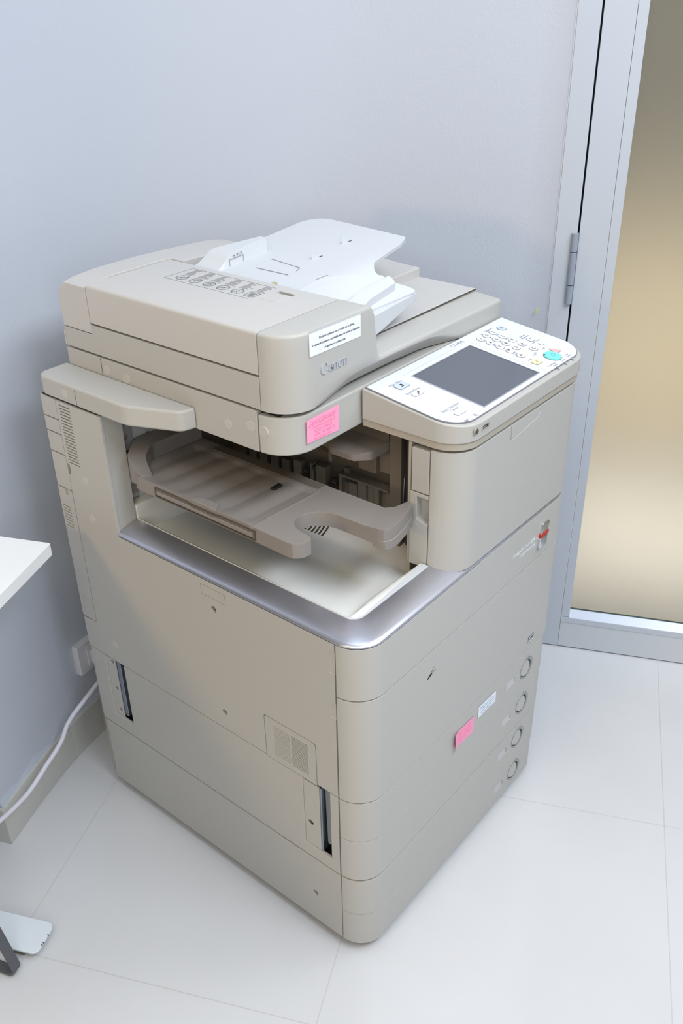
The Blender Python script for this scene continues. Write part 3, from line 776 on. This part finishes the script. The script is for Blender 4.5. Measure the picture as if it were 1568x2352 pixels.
# front cover of the feeder and lid: raised on the left, low on the right
def front_cover():
    top = [(SX, 0), ] 
    def zt_(x):
        # silhouette of the top edge
        if x < .262: return 1.1870
        if x < .276: t = (x - .262) / .014; return 1.1870 - .013 * (1 - math.sqrt(max(0, 1 - t * t)))
        if x < .2845: t = (x - .276) / .0085; return 1.174 - .066 * t
        if x < .297: t = (.297 - x) / .0125; return 1.0955 + .0125 * (1 - math.sqrt(max(0, 1 - t * t)))
        return 1.0955 - .004 * (x - .297) / .38
    def crease(x):
        if x < .115 or x > .55: return None
        a = ss((x - .115) / .10) * ss((.55 - x) / .12)
        return 1.0630 + .022 * a + .002
    path = [(SX, .2495), (SX, .2499 - .0)] 
    path = [(SX, .2495)] + arc(SX + .055, FY + .055, .055, 180, 270, 14)
    xs = [.128, .15, .17, .19, .21, .23, .25, .262, .266, .269, .272, .274, .276, .278, .2803, .2825, .2845, .287, .290, .2935, .297, .305, .32, .34, .36, .38, .4, .42, .44, .46, .48, .5, .52, .54, .56, .6, .64]
    path += [(x, FY) for x in xs] + arc(SR - .012, FY + .012, .012, 270, 360, 6) + [(SR, .2495)]
    bm = bmesh.new(); cols = []
    for (x, y) in path:
        z1 = zt_(x); zb = ZD0 - .008 * ss((x - .1) / .2) * 0 - .009 * ss((x - .30) / .3)
        a = ss((x - .115) / .13) * ss((.56 - x) / .13)
        zc = zb + .004 + .020 * a
        col = []
        yb = y + (.022 * a if y <= FY + .001 else 0)
        col.append((x, yb, zb)); col.append((x, y + (.004 * a if y <= FY + .001 else 0), zc - .0015)); col.append((x, y, zc + .002))
        n = 5
        r = .006
        for k in range(1, n + 1): col.append((x, y, zc + .002 + (z1 - r - zc - .002) * k / n))
        # rounded top edge, rolling inwards
        nx, ny = 0, 1
        if x < SX + .055 and y > FY + .0001:
            c = Vector((SX + .055, FY + .055)); d = (c - Vector((x, y))); d.normalize(); nx, ny = d.x, d.y
            if y > .245: nx, ny = 1, 0
        elif x > SR - .012 and y > FY + .0001:
            c = Vector((SR - .012, FY + .012)); d = (c - Vector((x, y))); d.normalize(); nx, ny = d.x, d.y
            if y > .24: nx, ny = -1, 0
        for k in range(1, 6):
            ang = k / 5 * PI / 2
            col.append((x + nx * r * (1 - math.cos(ang)), y + ny * r * (1 - math.cos(ang)), z1 - r + r * math.sin(ang)))
        yy = .2495
        if y < .2490 and r < abs(.2495 - y): col.append((x + nx * r, yy, z1 + (.004 if x > .297 else 0)))
        else: col.append((x + nx * r, .2495, z1))
        col.append((x + nx * r, .2495, zb + .001))
        cols.append([bm.verts.new(p) for p in col])
    for A, B in zip(cols[:-1], cols[1:]):
        for k in range(len(A)):
            j = (k + 1) % len(A)
            try: bm.faces.new((A[k], B[k], B[j], A[j]))
            except ValueError: pass
    for c in (cols[0], cols[-1]):
        try: bm.faces.new(c)
        except ValueError: pass
    bmesh.ops.dissolve_degenerate(bm, edges=bm.edges, dist=1e-6)
    return bm_obj('feeder_front_cover', bm, BEIGE, root, smooth=50)
fcv = front_cover()
# platen lid to the right
lid = prism('platen_lid', rect(.2668, SR, .2515, .735, .0), 'z', ZD0 - .005, 1.1005, TOPG, root, .003)
hprism('lid_rear_hump', rpoly([(.45, .385, .004), (SR, .385, .004), (SR, .6395), (.45, .6395)]), lambda x, y: 1.098, lambda x, y: 1.1195 + .010 * ss((y - .39) / .18), TOPG, root, .003, step=.03)
box('lid_joint', .300, .682, .2498, .2512, 1.098, 1.1002, BROWN2, root)

# pictogram label printed on the feeder cover
TOP = frame_mat((0, 0, 1.1876), (1, 0, 0), (0, 1, 0))
bm = bmesh.new()
for i in range(5):
    y = .548 - i * .0335; cx = .197
    ring_bm(bm, cyl_pts(cx, y, .0118, 28), cyl_pts(cx, y, .0103, 28), TOP, 0, .0003)
    line_bm(bm, (cx - .008, y + .0075), (cx + .008, y - .0075), .0012, TOP, .0003)
    line_bm(bm, (cx - .006, y - .003), (cx + .002, y + .004), .0010, TOP, .0003); line_bm(bm, (cx - .001, y - .004), (cx + .006, y + .002), .0010, TOP, .0003)
y = .3815
hx = [(.186, y - .006), (.186, y + .008), (.190, y + .011), (.208, y + .011), (.208, y - .011), (.190, y - .011)]
for a, b in zip(hx, hx[1:] + hx[:1]): line_bm(bm, a, b, .0012, TOP, .0003)
for k in range(5): line_bm(bm, (.191 + k * .003, y - .006), (.191 + k * .003, y + .006), .0012, TOP, .0003)
for a, b in (((.178, .372), (.178, .574)), ((.178, .574), (.246, .574)), ((.246, .372), (.246, .574))): line_bm(bm, a, b, .0004, TOP, .0003)
bm_obj('warning_pictograms', bm, INK, tc)
bm = bmesh.new()
for i in range(6):
    for k in range(11):
        y1 = .560 - i * .0335 - (.002 if i == 5 else 0); x = .2135 + k * .0029; ln = .024 * random.uniform(.45, 1) * (1 - .45 * (k / 11))
        yy = y1
        while yy > y1 - ln:
            d = random.uniform(.0014, .004); line_bm(bm, (x, yy), (x, yy - d), .0010, TOP, .0003); yy -= d + .0009
mesh_from('fine_print_lines', bm, mat('fine_print_grey', (142, 142, 148), .7), tc)

# brand lettering, embossed on the front cover -----------------------------
LF = frame_mat((.1415, FY - .0002, 1.1115), (1, 0, 0), (0, 0, 1))
bm = bmesh.new()
def glyph_ring(cx, cy, ro, ryo, ri, ryi, a0, a1, sx_=0, n=22):
    o = [(cx + ro * math.cos(math.radians(a0 + (a1 - a0) * i / n)), cy + ryo * math.sin(math.radians(a0 + (a1 - a0) * i / n))) for i in range(n + 1)]
    i_ = [(cx + sx_ + ri * math.cos(math.radians(a0 + (a1 - a0) * i / n)), cy + ryi * math.sin(math.radians(a0 + (a1 - a0) * i / n))) for i in range(n + 1)]
    for k in range(n): flat_prism(bm, [o[k], o[k + 1], i_[k + 1], i_[k]], LF, 0, .0016)
def gp(*p): flat_prism(bm, list(p), LF, 0, .0016)
# C
glyph_ring(.0085, .0085, .0085, .0092, .0050, .0080, 42, 312, .0022)
gp((.0150, .0105), (.0160, .0108), (.0168, .0170), (.0150, .0160), (.0135, .0140))
gp((.0145, .0028), (.0168, .0045), (.0160, .0050), (.0140, .0036))
# a
glyph_ring(.0225, .0038, .0038, .0040, .0016, .0030, 0, 360, .0003)
gp((.0245, 0), (.0275, 0), (.0275, .0085), (.0245, .0085)); glyph_ring(.0237, .0082, .0040, .0036, .0018, .0024, 0, 165, 0)
gp((.0275, 0), (.0288, .0012), (.0275, .0020))
# n
def letter_n(x):
    gp((x, 0), (x + .0030, 0), (x + .0030, .0112), (x + .0018, .0112), (x - .0012, .0098), (x, .0096))
    glyph_ring(x + .0052, .0078, .0040, .0036, .0016, .0024, 0, 150, 0)
    gp((x + .0066, 0), (x + .0094, 0), (x + .0092, .0080), (x + .0066, .0080))
letter_n(.0305)
glyph_ring(.0468, .0055, .0057, .0060, .0026, .0050, 0, 360, 0)
letter_n(.0545)
mesh_from('embossed_brand_lettering', bm, LOGO, root)

# document tray --------------------------------------------------------
def zt(x, y): return 1.180 + .08 * (x - .27) - .04 * ss((.34 - y) / .12) + (.006 * ss((y - .30) / .06) * ss((x - .40) / .06) * ss((.47 - y) / .05) * 0)
dt = rpoly([(.2668, .598), (.500, .598, .03), (.612, .598, .045), (.586, .350, .014), (.548, .336, .01), (.450, .3235, .02), (.4185, .298, .022), (.452, .252, .012), (.460, .232, .008), (.2668, .2530)], 8)
dtray = hprism('document_tray', dt, lambda x, y: zt(x, y) - .006 - .014 * ss((.30 - y) / .06), zt, WHITE, root, .002, step=.018)
prism('tray_front_wing', rpoly([(.2905, 1.0985), (.330, 1.105), (.4555, 1.1385, .003), (.459, 1.1530, .004), (.2905, 1.1415)], 4), 'y', .2335, .2520, WHITE, root, .002)
# rear and front paper guides
hprism('rear_paper_guide', rpoly([(.2672, .500), (.400, .500, .003), (.400, .552, .004), (.2672, .600)], 5), lambda x, y: zt(x, y) + .0001, lambda x, y: zt(x, y) + .0015 + .024 * ss((y - .535) / .003) * ss((x - .268) / .045) * (1 - .0 * x), WHITE, root, .0012,
       cuts=([.28, .29, .30, .31, .32, .34, .36, .38, .392], [.53, .535, .5365, .538, .545]))
hprism('front_paper_guide', rpoly([(.2672, .250), (.300, .2485), (.425, .2560, .008), (.432, .290, .006), (.335, .350, .02), (.2672, .350)], 5), lambda x, y: zt(x, y) + .0001, lambda x, y: zt(x, y) + .0014 + .012 * ss((.283 - y) / .010) * ss((x - .30) / .05), WHITE, root, .001,
       cuts=([.29, .30, .31, .32, .33, .34, .35, .37, .39, .41], [.265, .272, .275, .278, .281, .284, .29, .31]))
GROOVE = mat('tray_groove_grey', (150, 152, 154), .6)
def tline(a, b, wd=.0012, h=.0004):
    bm = bmesh.new()
    A = Vector((a[0], a[1], zt(*a) + .0003)); B = Vector((b[0], b[1], zt(*b) + .0003)); d = (B - A).normalized(); p = d.cross(Vector((0, 0, 1))) * wd / 2
    q = [A - p, B - p, B + p, A + p]; lo = [bm.verts.new(v) for v in q]; hi = [bm.verts.new(v + Vector((0, 0, h))) for v in q]
    bm.faces.new(lo); bm.faces.new(hi[::-1])
    for i in range(4): bm.faces.new((lo[i], hi[i], hi[(i + 1) % 4], lo[(i + 1) % 4]))
    bm_obj('tray_groove', bm, GROOVE, dtray)
tline((.323, .492), (.323, .415), .002); tline((.378, .545), (.360, .42), .0014); tline((.360, .42), (.345, .415), .0014)
tline((.2835, .352), (.2870, .300), .002); tline((.330, .356), (.354, .353), .001); tline((.354, .353), (.385, .294), .001)
for x, y in ((.407, .430), (.500, .436)):
    bm = bmesh.new(); FM = frame_mat((x, y, zt(x, y) - .001), (1, -.15, 0), (0, 0, 1))
    flat_prism(bm, [(-.002, 0), (.018, 0), (.012, .006), (.001, .010), (.0, .020), (-.0012, .020)], FM, 0, .001)
    bm_obj('paper_stopper', bm, WHITE, root)
    bm = bmesh.new(); z = zt(x + .02, y)
    flat_prism(bm, [(.014, .0), (.022, .0), (.022, .004), (.014, .002)], frame_mat((x, y - .004, z - .0004), (1, -.1, 0), (0, 1, 0)), 0, .0008)
    bm_obj('stopper_slot', bm, BROWN2, root)
GF = frame_mat((0, .5345, 0), (1, 0, 0), (0, 0, 1))
bm = bmesh.new()
for x in (.312, .321, .330):
    z = zt(x, .53) + .0175
    flat_prism(bm, [(x - .002, z + .003), (x, z - .001), (x + .002, z + .003)], GF, 0, .0004)
z = zt(.32, .53)
line_bm(bm, (.300, z + .013), (.335, z + .0155), .0008, GF); line_bm(bm, (.300, z + .001), (.300, z + .013), .0006, GF); line_bm(bm, (.335, z + .001), (.335, z + .0155), .0006, GF)
bm_obj('guide_mark', bm, KEYR, root)
bm = bmesh.new(); add_prism(bm, cyl_pts(.268, .397, .0055, 18), 'z', 1.178, 1.1875)
bm_obj('size_dial', bm, mat('olive_dial', (176, 172, 128), .4), root, .001)

# control panel ------------------------------------------------------
CL, CR = .2450, .680
def cpz(x, y): return 1.0295 + .13 * y
cp_pts = [(CL, .1925)] + arc(CL + .055, .0505, .055, 180, 270, 14) + arc(CR - .055, .0505, .055, 270, 360, 14) + [(CR, .1925)]
cpo = hprism('control_panel', cp_pts, lambda x, y: .9985, cpz, BEIGE, root, .0030, cuts=([], []), seg=3)
ins = .0028
b_pts = [(CL + ins, .1925)] + arc(CL + .055, .0505, .055 - ins, 180, 270, 14) + arc(CR - .055, .0505, .055 - ins, 270, 360, 14) + [(CR - ins, .1925)]
prism('panel_base', b_pts, 'z', .9860, .9983, BEIGE2, cpo, .0012)
CPM = frame_mat((0, 0, 1.0322), (1, 0, 0), (0, 1, .13))
KY = math.sqrt(1 + .13 ** 2)
def C_(x, y): return (x, y * KY)
ins = .0075
pl = [(CL + .0045, .1860)] + arc(CL + .052, .0545, .0485, 180, 270, 14) + arc(CR - .052, .0545, .0485, 270, 360, 14) + [(CR - .0045, .1860)]
face = on_frame('white_face_plate', [C_(*p) for p in pl], CPM, -.0035, .0006, PANEL, cpo, .0008)
bm = bmesh.new()
P1 = [C_(*p) for p in pl]; P2 = [C_(CL + (p[0] - CL - .2175) * 1.006 + .2175, .10 + (p[1] - .10) * 1.012) for p in pl]
ring_bm(bm, P2, P1, CPM, -.0032, .0001)
bm_obj('face_plate_gap', bm, KEYR, cpo)
# screen with a stepped bezel
on_frame('screen_bezel', [C_(*p) for p in rpoly([(.3295, .0085), (.5240, .0085), (.5240, .1660, .002), (.3295, .1660, .002)])], CPM, .0002, .0012, PANEL, cpo, .0006)
bm = bmesh.new(); ring_bm(bm, [C_(*p) for p in rect(.3352, .5168, .0138, .1572)], [C_(*p) for p in rect(.3374, .5148, .0158, .1552)], CPM, .001, .0024)
bm_obj('screen_frame', bm, SILVER, cpo)
on_frame('touch_screen', [C_(*p) for p in rect(.3374, .5148, .0158, .1552)], CPM, .0008, .0016, LCD, cpo)
bm = bmesh.new()
for a, b in (((.5300, .012), (.5300, .170)), ((.3285, .1685), (.5300, .170)), ((.5345, .030), (.5345, .0085))): line_bm(bm, C_(*a), C_(*b), .0012, CPM, .0009)
bm_obj('bezel_line', bm, mat('pale_line', (196, 204, 216), .4), cpo)
# keys: each with its outline, cap and symbol
def key(name, x, y, shape, cap, txt=None, size=.008, ink=INKB, h=.0022, outl=.0010, rot=0):
    def mv(pts, s=0): return [C_(x + p[0] * (1 + s), y + p[1] * (1 + s)) for p in pts]
    o = on_frame(name, mv(shape), CPM, .0004, h, cap, cpo, .0006)
    k = max(max(abs(p[0]) for p in shape), 1e-6); g = outl / k
    bm = bmesh.new(); ring_bm(bm, mv(shape, g), mv(shape, .0), CPM, .0002, .0012); bm_obj('key_outline', bm, KEYR, o)
    if txt:
        bm = bmesh.new(); Mx = CPM @ Matrix.Translation((x, y * KY, h + .0001)); text_bm(bm, txt, size, Mx, ext=.00008, off=.00015)
        mesh_from('key_symbol', bm, ink, o)
    return o
ell = lambda a, b, n=26: [(a * math.cos(2 * PI * i / n), b * math.sin(2 * PI * i / n)) for i in range(n)]
for x, y, t in ((.5555, .158, '1'), (.577, .158, '2'), (.5985, .158, '3'), (.555, .137, '4'), (.5765, .137, '5'), (.598, .1365, '6'), (.554, .116, '7'), (.5755, .116, '8'), (.598, .116, '9'), (.554, .095, '*'), (.575, .0945, '0'), (.597, .095, '#')):
    key('number_key', x, y, ell(.0072, .0072), KEYW, t, .010 if t != '*' else .015)
key('user_key', .553, .072, ell(.0075, .0075), KEYW, 'ID', .008)
key('clear_key', .597, .071, ell(.0075, .0075), KEYW, 'C', .010)
key('settings_key', .628, .095, ell(.0068, .0068), KEYW, '*', .009, INK)
key('counter_key', .627, .072, ell(.0045, .0045), KEYW)
key('power_save_key', .629, .158, ell(.0085, .0085), BLUEK, '(I/)', .006, INK)
key('stop_key', .622, .042, rpoly([(-.003, .0105, .001), (.0095, -.0095, .001), (-.012, -.0105, .001)], 3), PINKK, None, h=.0018)
key('start_key', .5955, .0315, ell(.0160, .0160, 36), TEAL, None, h=.0034)
key('reset_key', .5525, .0395, rpoly([(-.0105, -.0075, .005), (.0105, -.0075, .005), (.0105, .0075, .005), (-.0105, .0075, .005)], 6), YELK, '//', .007, INK)
key('main_menu_key', .2960, .1485, rpoly([(-.0135, -.0080, .004), (.0135, -.0080, .004), (.0135, .0080, .004), (-.0135, .0080, .004)], 6), BLUEK, None)
key('quick_menu_key', .2955, .1150, rpoly([(-.0140, -.0052, .0045), (.0140, -.0052, .0045), (.0140, .0052, .0045), (-.0140, .0052, .0045)], 6), KEYW, None)
key('status_key', .2950, .0330, rpoly([(-.0140, -.0052, .0045), (.0140, -.0052, .0045), (.0140, .0052, .0045), (-.0140, .0052, .0045)], 6), KEYW, None)
bm = bmesh.new()
def cpt(x, y, h=0.0): return CPM @ Matrix.Translation((x, y * KY, h))
flat_prism(bm, rect(-.0015, .0030, -.001, .004), cpt(.2955, .1485), .0022, .0025); flat_prism(bm, rect(-.0035, .0015, -.004, -.002), cpt(.2955, .1485), .0022, .0025)
flat_prism(bm, rect(-.0035, -.0005, -.003, 0), cpt(.2955, .115), .0022, .0025); flat_prism(bm, rect(.0005, .0035, .0, .003), cpt(.2955, .115), .0022, .0025)
bm_obj('key_symbol', bm, INKB, cpo)
bm = bmesh.new()
ring_bm(bm, cyl_pts(0, 0, .0022, 14), cyl_pts(0, 0, .0015, 14), cpt(.305, .012), .0007, .0009)
for k in range(8):
    a = k * PI / 4; line_bm(bm, (.003 * math.cos(a), .003 * math.sin(a)), (.0042 * math.cos(a), .0042 * math.sin(a)), .0006, cpt(.305, .012, .0007))
line_bm(bm, (-.004, 0), (.0, .003), .0006, cpt(.278, .011, .0007)); line_bm(bm, (-.004, 0), (0, -.003), .0006, cpt(.278, .011, .0007)); line_bm(bm, (0, -.003), (0, .003), .0006, cpt(.278, .011, .0007)); line_bm(bm, (.002, -.002), (.002, .002), .0006, cpt(.278, .011, .0007)); line_bm(bm, (.004, -.0025), (.004, .0025), .0006, cpt(.278, .011, .0007))
ring_bm(bm, [(0, .005), (.006, 0), (0, -.005), (-.006, 0)], [(0, .0043), (.0052, 0), (0, -.0043), (-.0052, 0)], cpt(.5975, .0315), .0034, .0036)
for t, x, y, s in (('Main Menu', .295, .1605, .0075), ('Quick Menu', .295, .1255, .0075), ('Status Monitor/', .295, .0520, .0075), ('Cancel', .295, .0445, .0075), ('Energy Saver', .604, .171, .0052),
                   ('ABC', .577, .1685, .0038), ('DEF', .598, .1685, .0038), ('GHI', .555, .1475, .0038), ('JKL', .577, .1475, .0038), ('MNO', .598, .1475, .0038), ('PQRS', .554, .1265, .0038), ('TUV', .576, .1265, .0038), ('WXYZ', .598, .1265, .0038),
                   ('Settings/', .630, .1135, .0052), ('Registration', .630, .1075, .0052), ('Clear', .583, .0605, .0045), ('Counter Check', .628, .0845, .0048), ('Log In/', .553, .0865, .0040), ('Log Out', .553, .0820, .0040), ('Stop', .612, .0600, .0055), ('Start', .577, .0570, .0055), ('Reset', .5515, .0525, .0055),
                   ('Processing/', .564, .0165, .0055), ('Data', .567, .0105, .0055), ('Error', .5975, .0105, .0050), ('Main', .623, .0180, .0050), ('Power', .622, .0125, .0050)):
    text_bm(bm, t, s, cpt(x, y, .0007), ext=.00008)
text_bm(bm, 'C5240A', .0100, cpt(.505, .1765, .0007), ext=.00008, sx=1.15)
mesh_from('panel_lettering', bm, INK, cpo)
bm = bmesh.new(); flat_prism(bm, ell(.0015, .0015, 12), cpt(.586, .042), .0034, .0037); bm_obj('start_lamp', bm, BLACKP, cpo)
# indicator slots on the front rim, brightness dial, usb socket
for x in (.563, .591, .617):
    bm = bmesh.new(); FM = frame_mat((x, .0015, 1.0305), (1, 0, 0), (0, .7, .7)); flat_prism(bm, rect(-.0013, .0013, -.0085, .0055), FM, -.002, .0012)
    bm_obj('indicator_lens', bm, mat('smoky_lens', (150, 150, 155), .3) if 'smoky_lens' not in bpy.data.materials else bpy.data.materials['smoky_lens'], cpo, .0004)
FC = frame_mat((0, -.0045, 0), (1, 0, 0), (0, 0, 1))
bm = bmesh.new(); ring_bm(bm, cyl_pts(.285, 1.0175, .0058, 24), cyl_pts(.285, 1.0175, .0045, 24), FC, -.002, .0006); bm_obj('dial_bezel', bm, BEIGE2, cpo)
on_frame('brightness_dial', cyl_pts(.285, 1.0175, .0042, 20), FC, -.001, .0018, SCREW, cpo, .0006)
bm = bmesh.new(); ring_bm(bm, rect(.300, .3230, 1.0120, 1.0215), rect(.303, .320, 1.0140, 1.0200), FC, -.002, .0005); bm_obj('socket_bezel', bm, BEIGE2, cpo)
on_frame('usb_socket', rect(.303, .320, 1.0140, 1.0200), FC, -.002, .0002, BLACKP, cpo)
on_frame('usb_socket_tongue', rect(.304, .3145, 1.0150, 1.0180), FC, 0, .0004, KEYR, cpo)

# ------------------------------------------------------------------ notes stuck on the copier (things of their own)
nt_ = thing('paper_notice', 'white printed paper notice taped on the feeder front above the brand lettering', 'notice', (.18, FY, 1.165))
NM = frame_mat((.1785, FY - .0006, 1.1650), (1, 0, -.020), (0.0, 0, 1))
on_frame('paper_sheet', rect(-.0615, .0615, -.0185, .0185), NM, 0, .0003, PAPER, nt_)
bm = bmesh.new()
for t, z, s, dx in (('Por favor colabora con el orden de la oficina.', .0065, .0052, .003), ('Si mueves la impresora, acomódala antes de retirar tu impresión.', -.0025, .0051, .0015), ('Se agradece la colaboración', -.0115, .0050, -.002)):
    text_bm(bm, t, s, NM @ Matrix.Translation((dx, z, .0005)), shear=.25, ext=.00006, off=.00005, sx=.86 if 'mueves' in t else .9)
mesh_from('printed_text', bm, INKB, nt_)
bm = bmesh.new(); flat_prism(bm, rect(-.058, .0655, .0175, .0225), NM, .0002, .0004)
mesh_from('tape_strip', bm, TAPE, nt_)

pn = thing('sticky_note', 'pink sticky note with red handwriting on the scanner front below the brand lettering', 'sticky note', (.148, SY, 1.02))
PM = frame_mat((.1495, SY - .0006, 1.0225), (1, 0, -.03), (0, 0, 1))
on_frame('note_paper', [(-.0390, -.0185), (.0390, -.0220), (.0400, .0235), (-.0390, .0205)], PM, 0, .0004, PINK, pn)
bm = bmesh.new()
for t, z, s, dx in (('Canon C5240i de HC', .0135, .0090, .0), ('Usuario/Contraseña: 2-', .0045, .0078, .001), ('7654321/7654321', -.0030, .0078, -.001), ('· TCP/IP: 192.168.0.213', -.0100, .0072, 0), ('· Mod: Guiom_Vivi', -.0165, .0072, -.004)):
    text_bm(bm, t, s, PM @ Matrix.Translation((dx, z, .0005)), shear=.3, ext=.00006, off=-.0001, sx=.80)
line_bm(bm, (-.036, .0088), (.028, .0100), .0007, PM, .0006)
mesh_from('handwriting', bm, PINKINK, pn)

pn2 = thing('sticky_note', 'small pink sticky note with faint writing, curling on the paper drawer front', 'sticky note', (.312, 0, .36))
PM2 = frame_mat((.3125, -.0008, .3570), (1, 0, -.055), (0, 0, 1))
bm = bmesh.new()
lo = []; n = 8
for k in range(n + 1):
    u = -.036 + .072 * k / n; c = .004 * ss((-.02 - u) / .016)
    lo.append([bm.verts.new(PM2 @ Vector((u, v, .0003 + c * (1.4 if v < 0 else .8) + h))) for v, h in ((-.0205, 0), (.0195, 0), (.0195, .0003), (-.0205, .0003))])
for A, B in zip(lo[:-1], lo[1:]):
    for k in range(4): bm.faces.new((A[k], B[k], B[(k + 1) % 4], A[(k + 1) % 4]))
bm.faces.new(lo[0]); bm.faces.new(lo[-1][::-1])
bm_obj('note_paper', bm, PINK, pn2, smooth=60)
bm = bmesh.new()
def scribble(bm, u0, u1, v, amp, Mx, wd=.0006):
    u = u0; pu, pv = u, v
    while u < u1:
        nu = u + random.uniform(.0008, .0018); nv = v + random.uniform(-amp, amp)
        line_bm(bm, (pu, pv), (nu, nv), wd, Mx, .0003); pu, pv = nu, nv; u = nu
        if random.random() < .15: u += .002; pu, pv = u, v
for v, a, b in ((.011, -.024, .026), (.004, -.026, .020), (-.003, -.024, .028), (-.010, -.026, .016)): scribble(bm, a, b, v, .0022, PM2 @ Matrix.Translation((0, 0, .0009)))
mesh_from('handwriting', bm, mat('faint_pink_ink', (246, 148, 175), .8), pn2)

wn = thing('paper_label', 'small white paper label with blue handwriting on the drawer front beside a pink note', 'label', (.397, 0, .37))
WM = frame_mat((.3975, -.0008, .3690), (1, 0, -.035), (0, 0, 1))
on_frame('label_paper', rect(-.0330, .0330, -.0130, .0145), WM, 0, .0003, PAPER, wn)
bm = bmesh.new()
for v in (.0085, .003, -.003, -.0085): scribble(bm, -.028, .026, v, .0018, WM @ Matrix.Translation((0, 0, .0005)))
mesh_from('handwriting', bm, BLUEINK, wn)

# ------------------------------------------------------------------ wall socket and cable
th9 = math.radians(9); SMx = frame_mat((.115, .9080, .2495), (math.cos(th9), math.sin(th9), 0), (0, 0, 1))
so = thing('wall_socket', 'white wall socket with a plug, half hidden behind the copier', 'socket', (.115, .90, .25))
on_frame('socket_plate', rect(-.066, .062, -.042, .042, .004), SMx, -.008, .010, SOCKET, so, .003)
on_frame('socket_insert', rect(-.040, .035, -.030, .030, .004), SMx, .0102, .0125, SOCKET, so, .002)
on_frame('cable_plug', rect(-.034, -.006, -.022, .018, .005), SMx, .0127, .034, SOCKET, so, .004)
cab = tube('power_cable', [(.13, .845, .245), (.085, .84, .222), (.02, .83, .200), (-.049, .815, .178), (-.085, .797, .160), (-.145, .78, .139), (-.2, .765, .121), (-.235, .755, .120), (-.30, .735, .130), (-.42, .70, .15)], .0052, CABLE)
tag(cab, 'white round power cable running along the wall above the skirting tiles', 'cable')
mk = struct(on_frame('trim_2', rect(-.002, .002, -.006, .006), frame_mat((*door_pt(-.155, .0035), .955), (TS, -TC, 0), (.15 * TS, -.15 * TC, 1)), 0, .0006, YELLOWM, None))

# ------------------------------------------------------------------ desk corner and foot, chair leg
A = Vector((-.0865, .6640)); 
def dk(p, q): v = A + Pv * p + Qv * q; return (v.x, v.y)
desk = thing('desk', 'white laminate desk whose corner pokes in at the left edge of the picture', 'desk', (*dk(-.6, .3), 0))
prism('desktop', rpoly([(*dk(0, 0), .004), (*dk(0, .135), .002), dk(-.22, .135), dk(-.22, .62), dk(-1.5, .62), dk(-1.5, 0)]), 'z', .7145, .7400, DESKM, desk, .0015)
def fk(p, q, r=0): v = Vector((-.3290, .5240)) + Pv * p + Qv * q; return (v.x, v.y, r) if r else (v.x, v.y)
foot = prism('foot_plate', rpoly([fk(0, 0, .014), fk(0, .60, .014), fk(-.070, .60, .014), fk(-.070, 0, .014)]), 'z', .018, .0235, FOOTM, desk, .0015)
prism('foot_core', [fk(-.006, .035), fk(-.006, .56), fk(-.064, .56), fk(-.064, .035)], 'z', 0, .018, mat('foot_core_grey', (120, 118, 108), .7), desk)  # plain grey block under the foot plate
prism('desk_leg', [fk(-.015, .25), fk(-.015, .31), fk(-.055, .31), fk(-.055, .25)], 'z', .0235, .7145, FOOTM, desk, .002)
bm = bmesh.new()
for p, q in ((-.026, .0006), (-.044, .0004), (-.049, .0006)):
    a = fk(p, q); add_box(bm, a[0] - .0009, a[0] + .0009, a[1] - .0012, a[1] + .0012, .0205, .0238)
bm_obj('rust_chip', bm, RUST, desk)
ch = thing('chair', 'dark grey bent steel leg of a chair at the lower left, mostly outside the frame', 'chair', (-.55, .53, 0))
def strip(name, pts, wv_, th, m, parent):
    bm = bmesh.new(); rows = []
    for i, p in enumerate(pts):
        a = Vector(pts[max(0, i - 1)]); b = Vector(pts[min(len(pts) - 1, i + 1)]); t = (b - a).normalized()
        s = Vector(wv_) - t * Vector(wv_).dot(t); s.normalize(); n = t.cross(s)
        P = Vector(p); w2 = .010; rows.append([bm.verts.new(P + s * w2 * c + n * th * d) for c, d in ((-1, -1), (1, -1), (1, 1), (-1, 1))])
    for A_, B_ in zip(rows[:-1], rows[1:]):
        for k in range(4): bm.faces.new((A_[k], B_[k], B_[(k + 1) % 4], A_[(k + 1) % 4]))
    bm.faces.new(rows[0]); bm.faces.new(rows[-1][::-1])
    return bm_obj(name, bm, m, parent, .002)
cp_ = [(-.52, .74, .007), (-.49, .66, .007), (-.447, .545, .007), (-.440, .524, .007), (-.4365, .5135, .0085), (-.4335, .5075, .0125), (-.4320, .5055, .0185), (-.4320, .5075, .028), (-.4330, .5120, .045), (-.4365, .526, .10), (-.447, .565, .25), (-.461, .617, .45)]
strip('sled_leg', cp_, (.95, .32, 0), .0035, CHAIRM, ch)
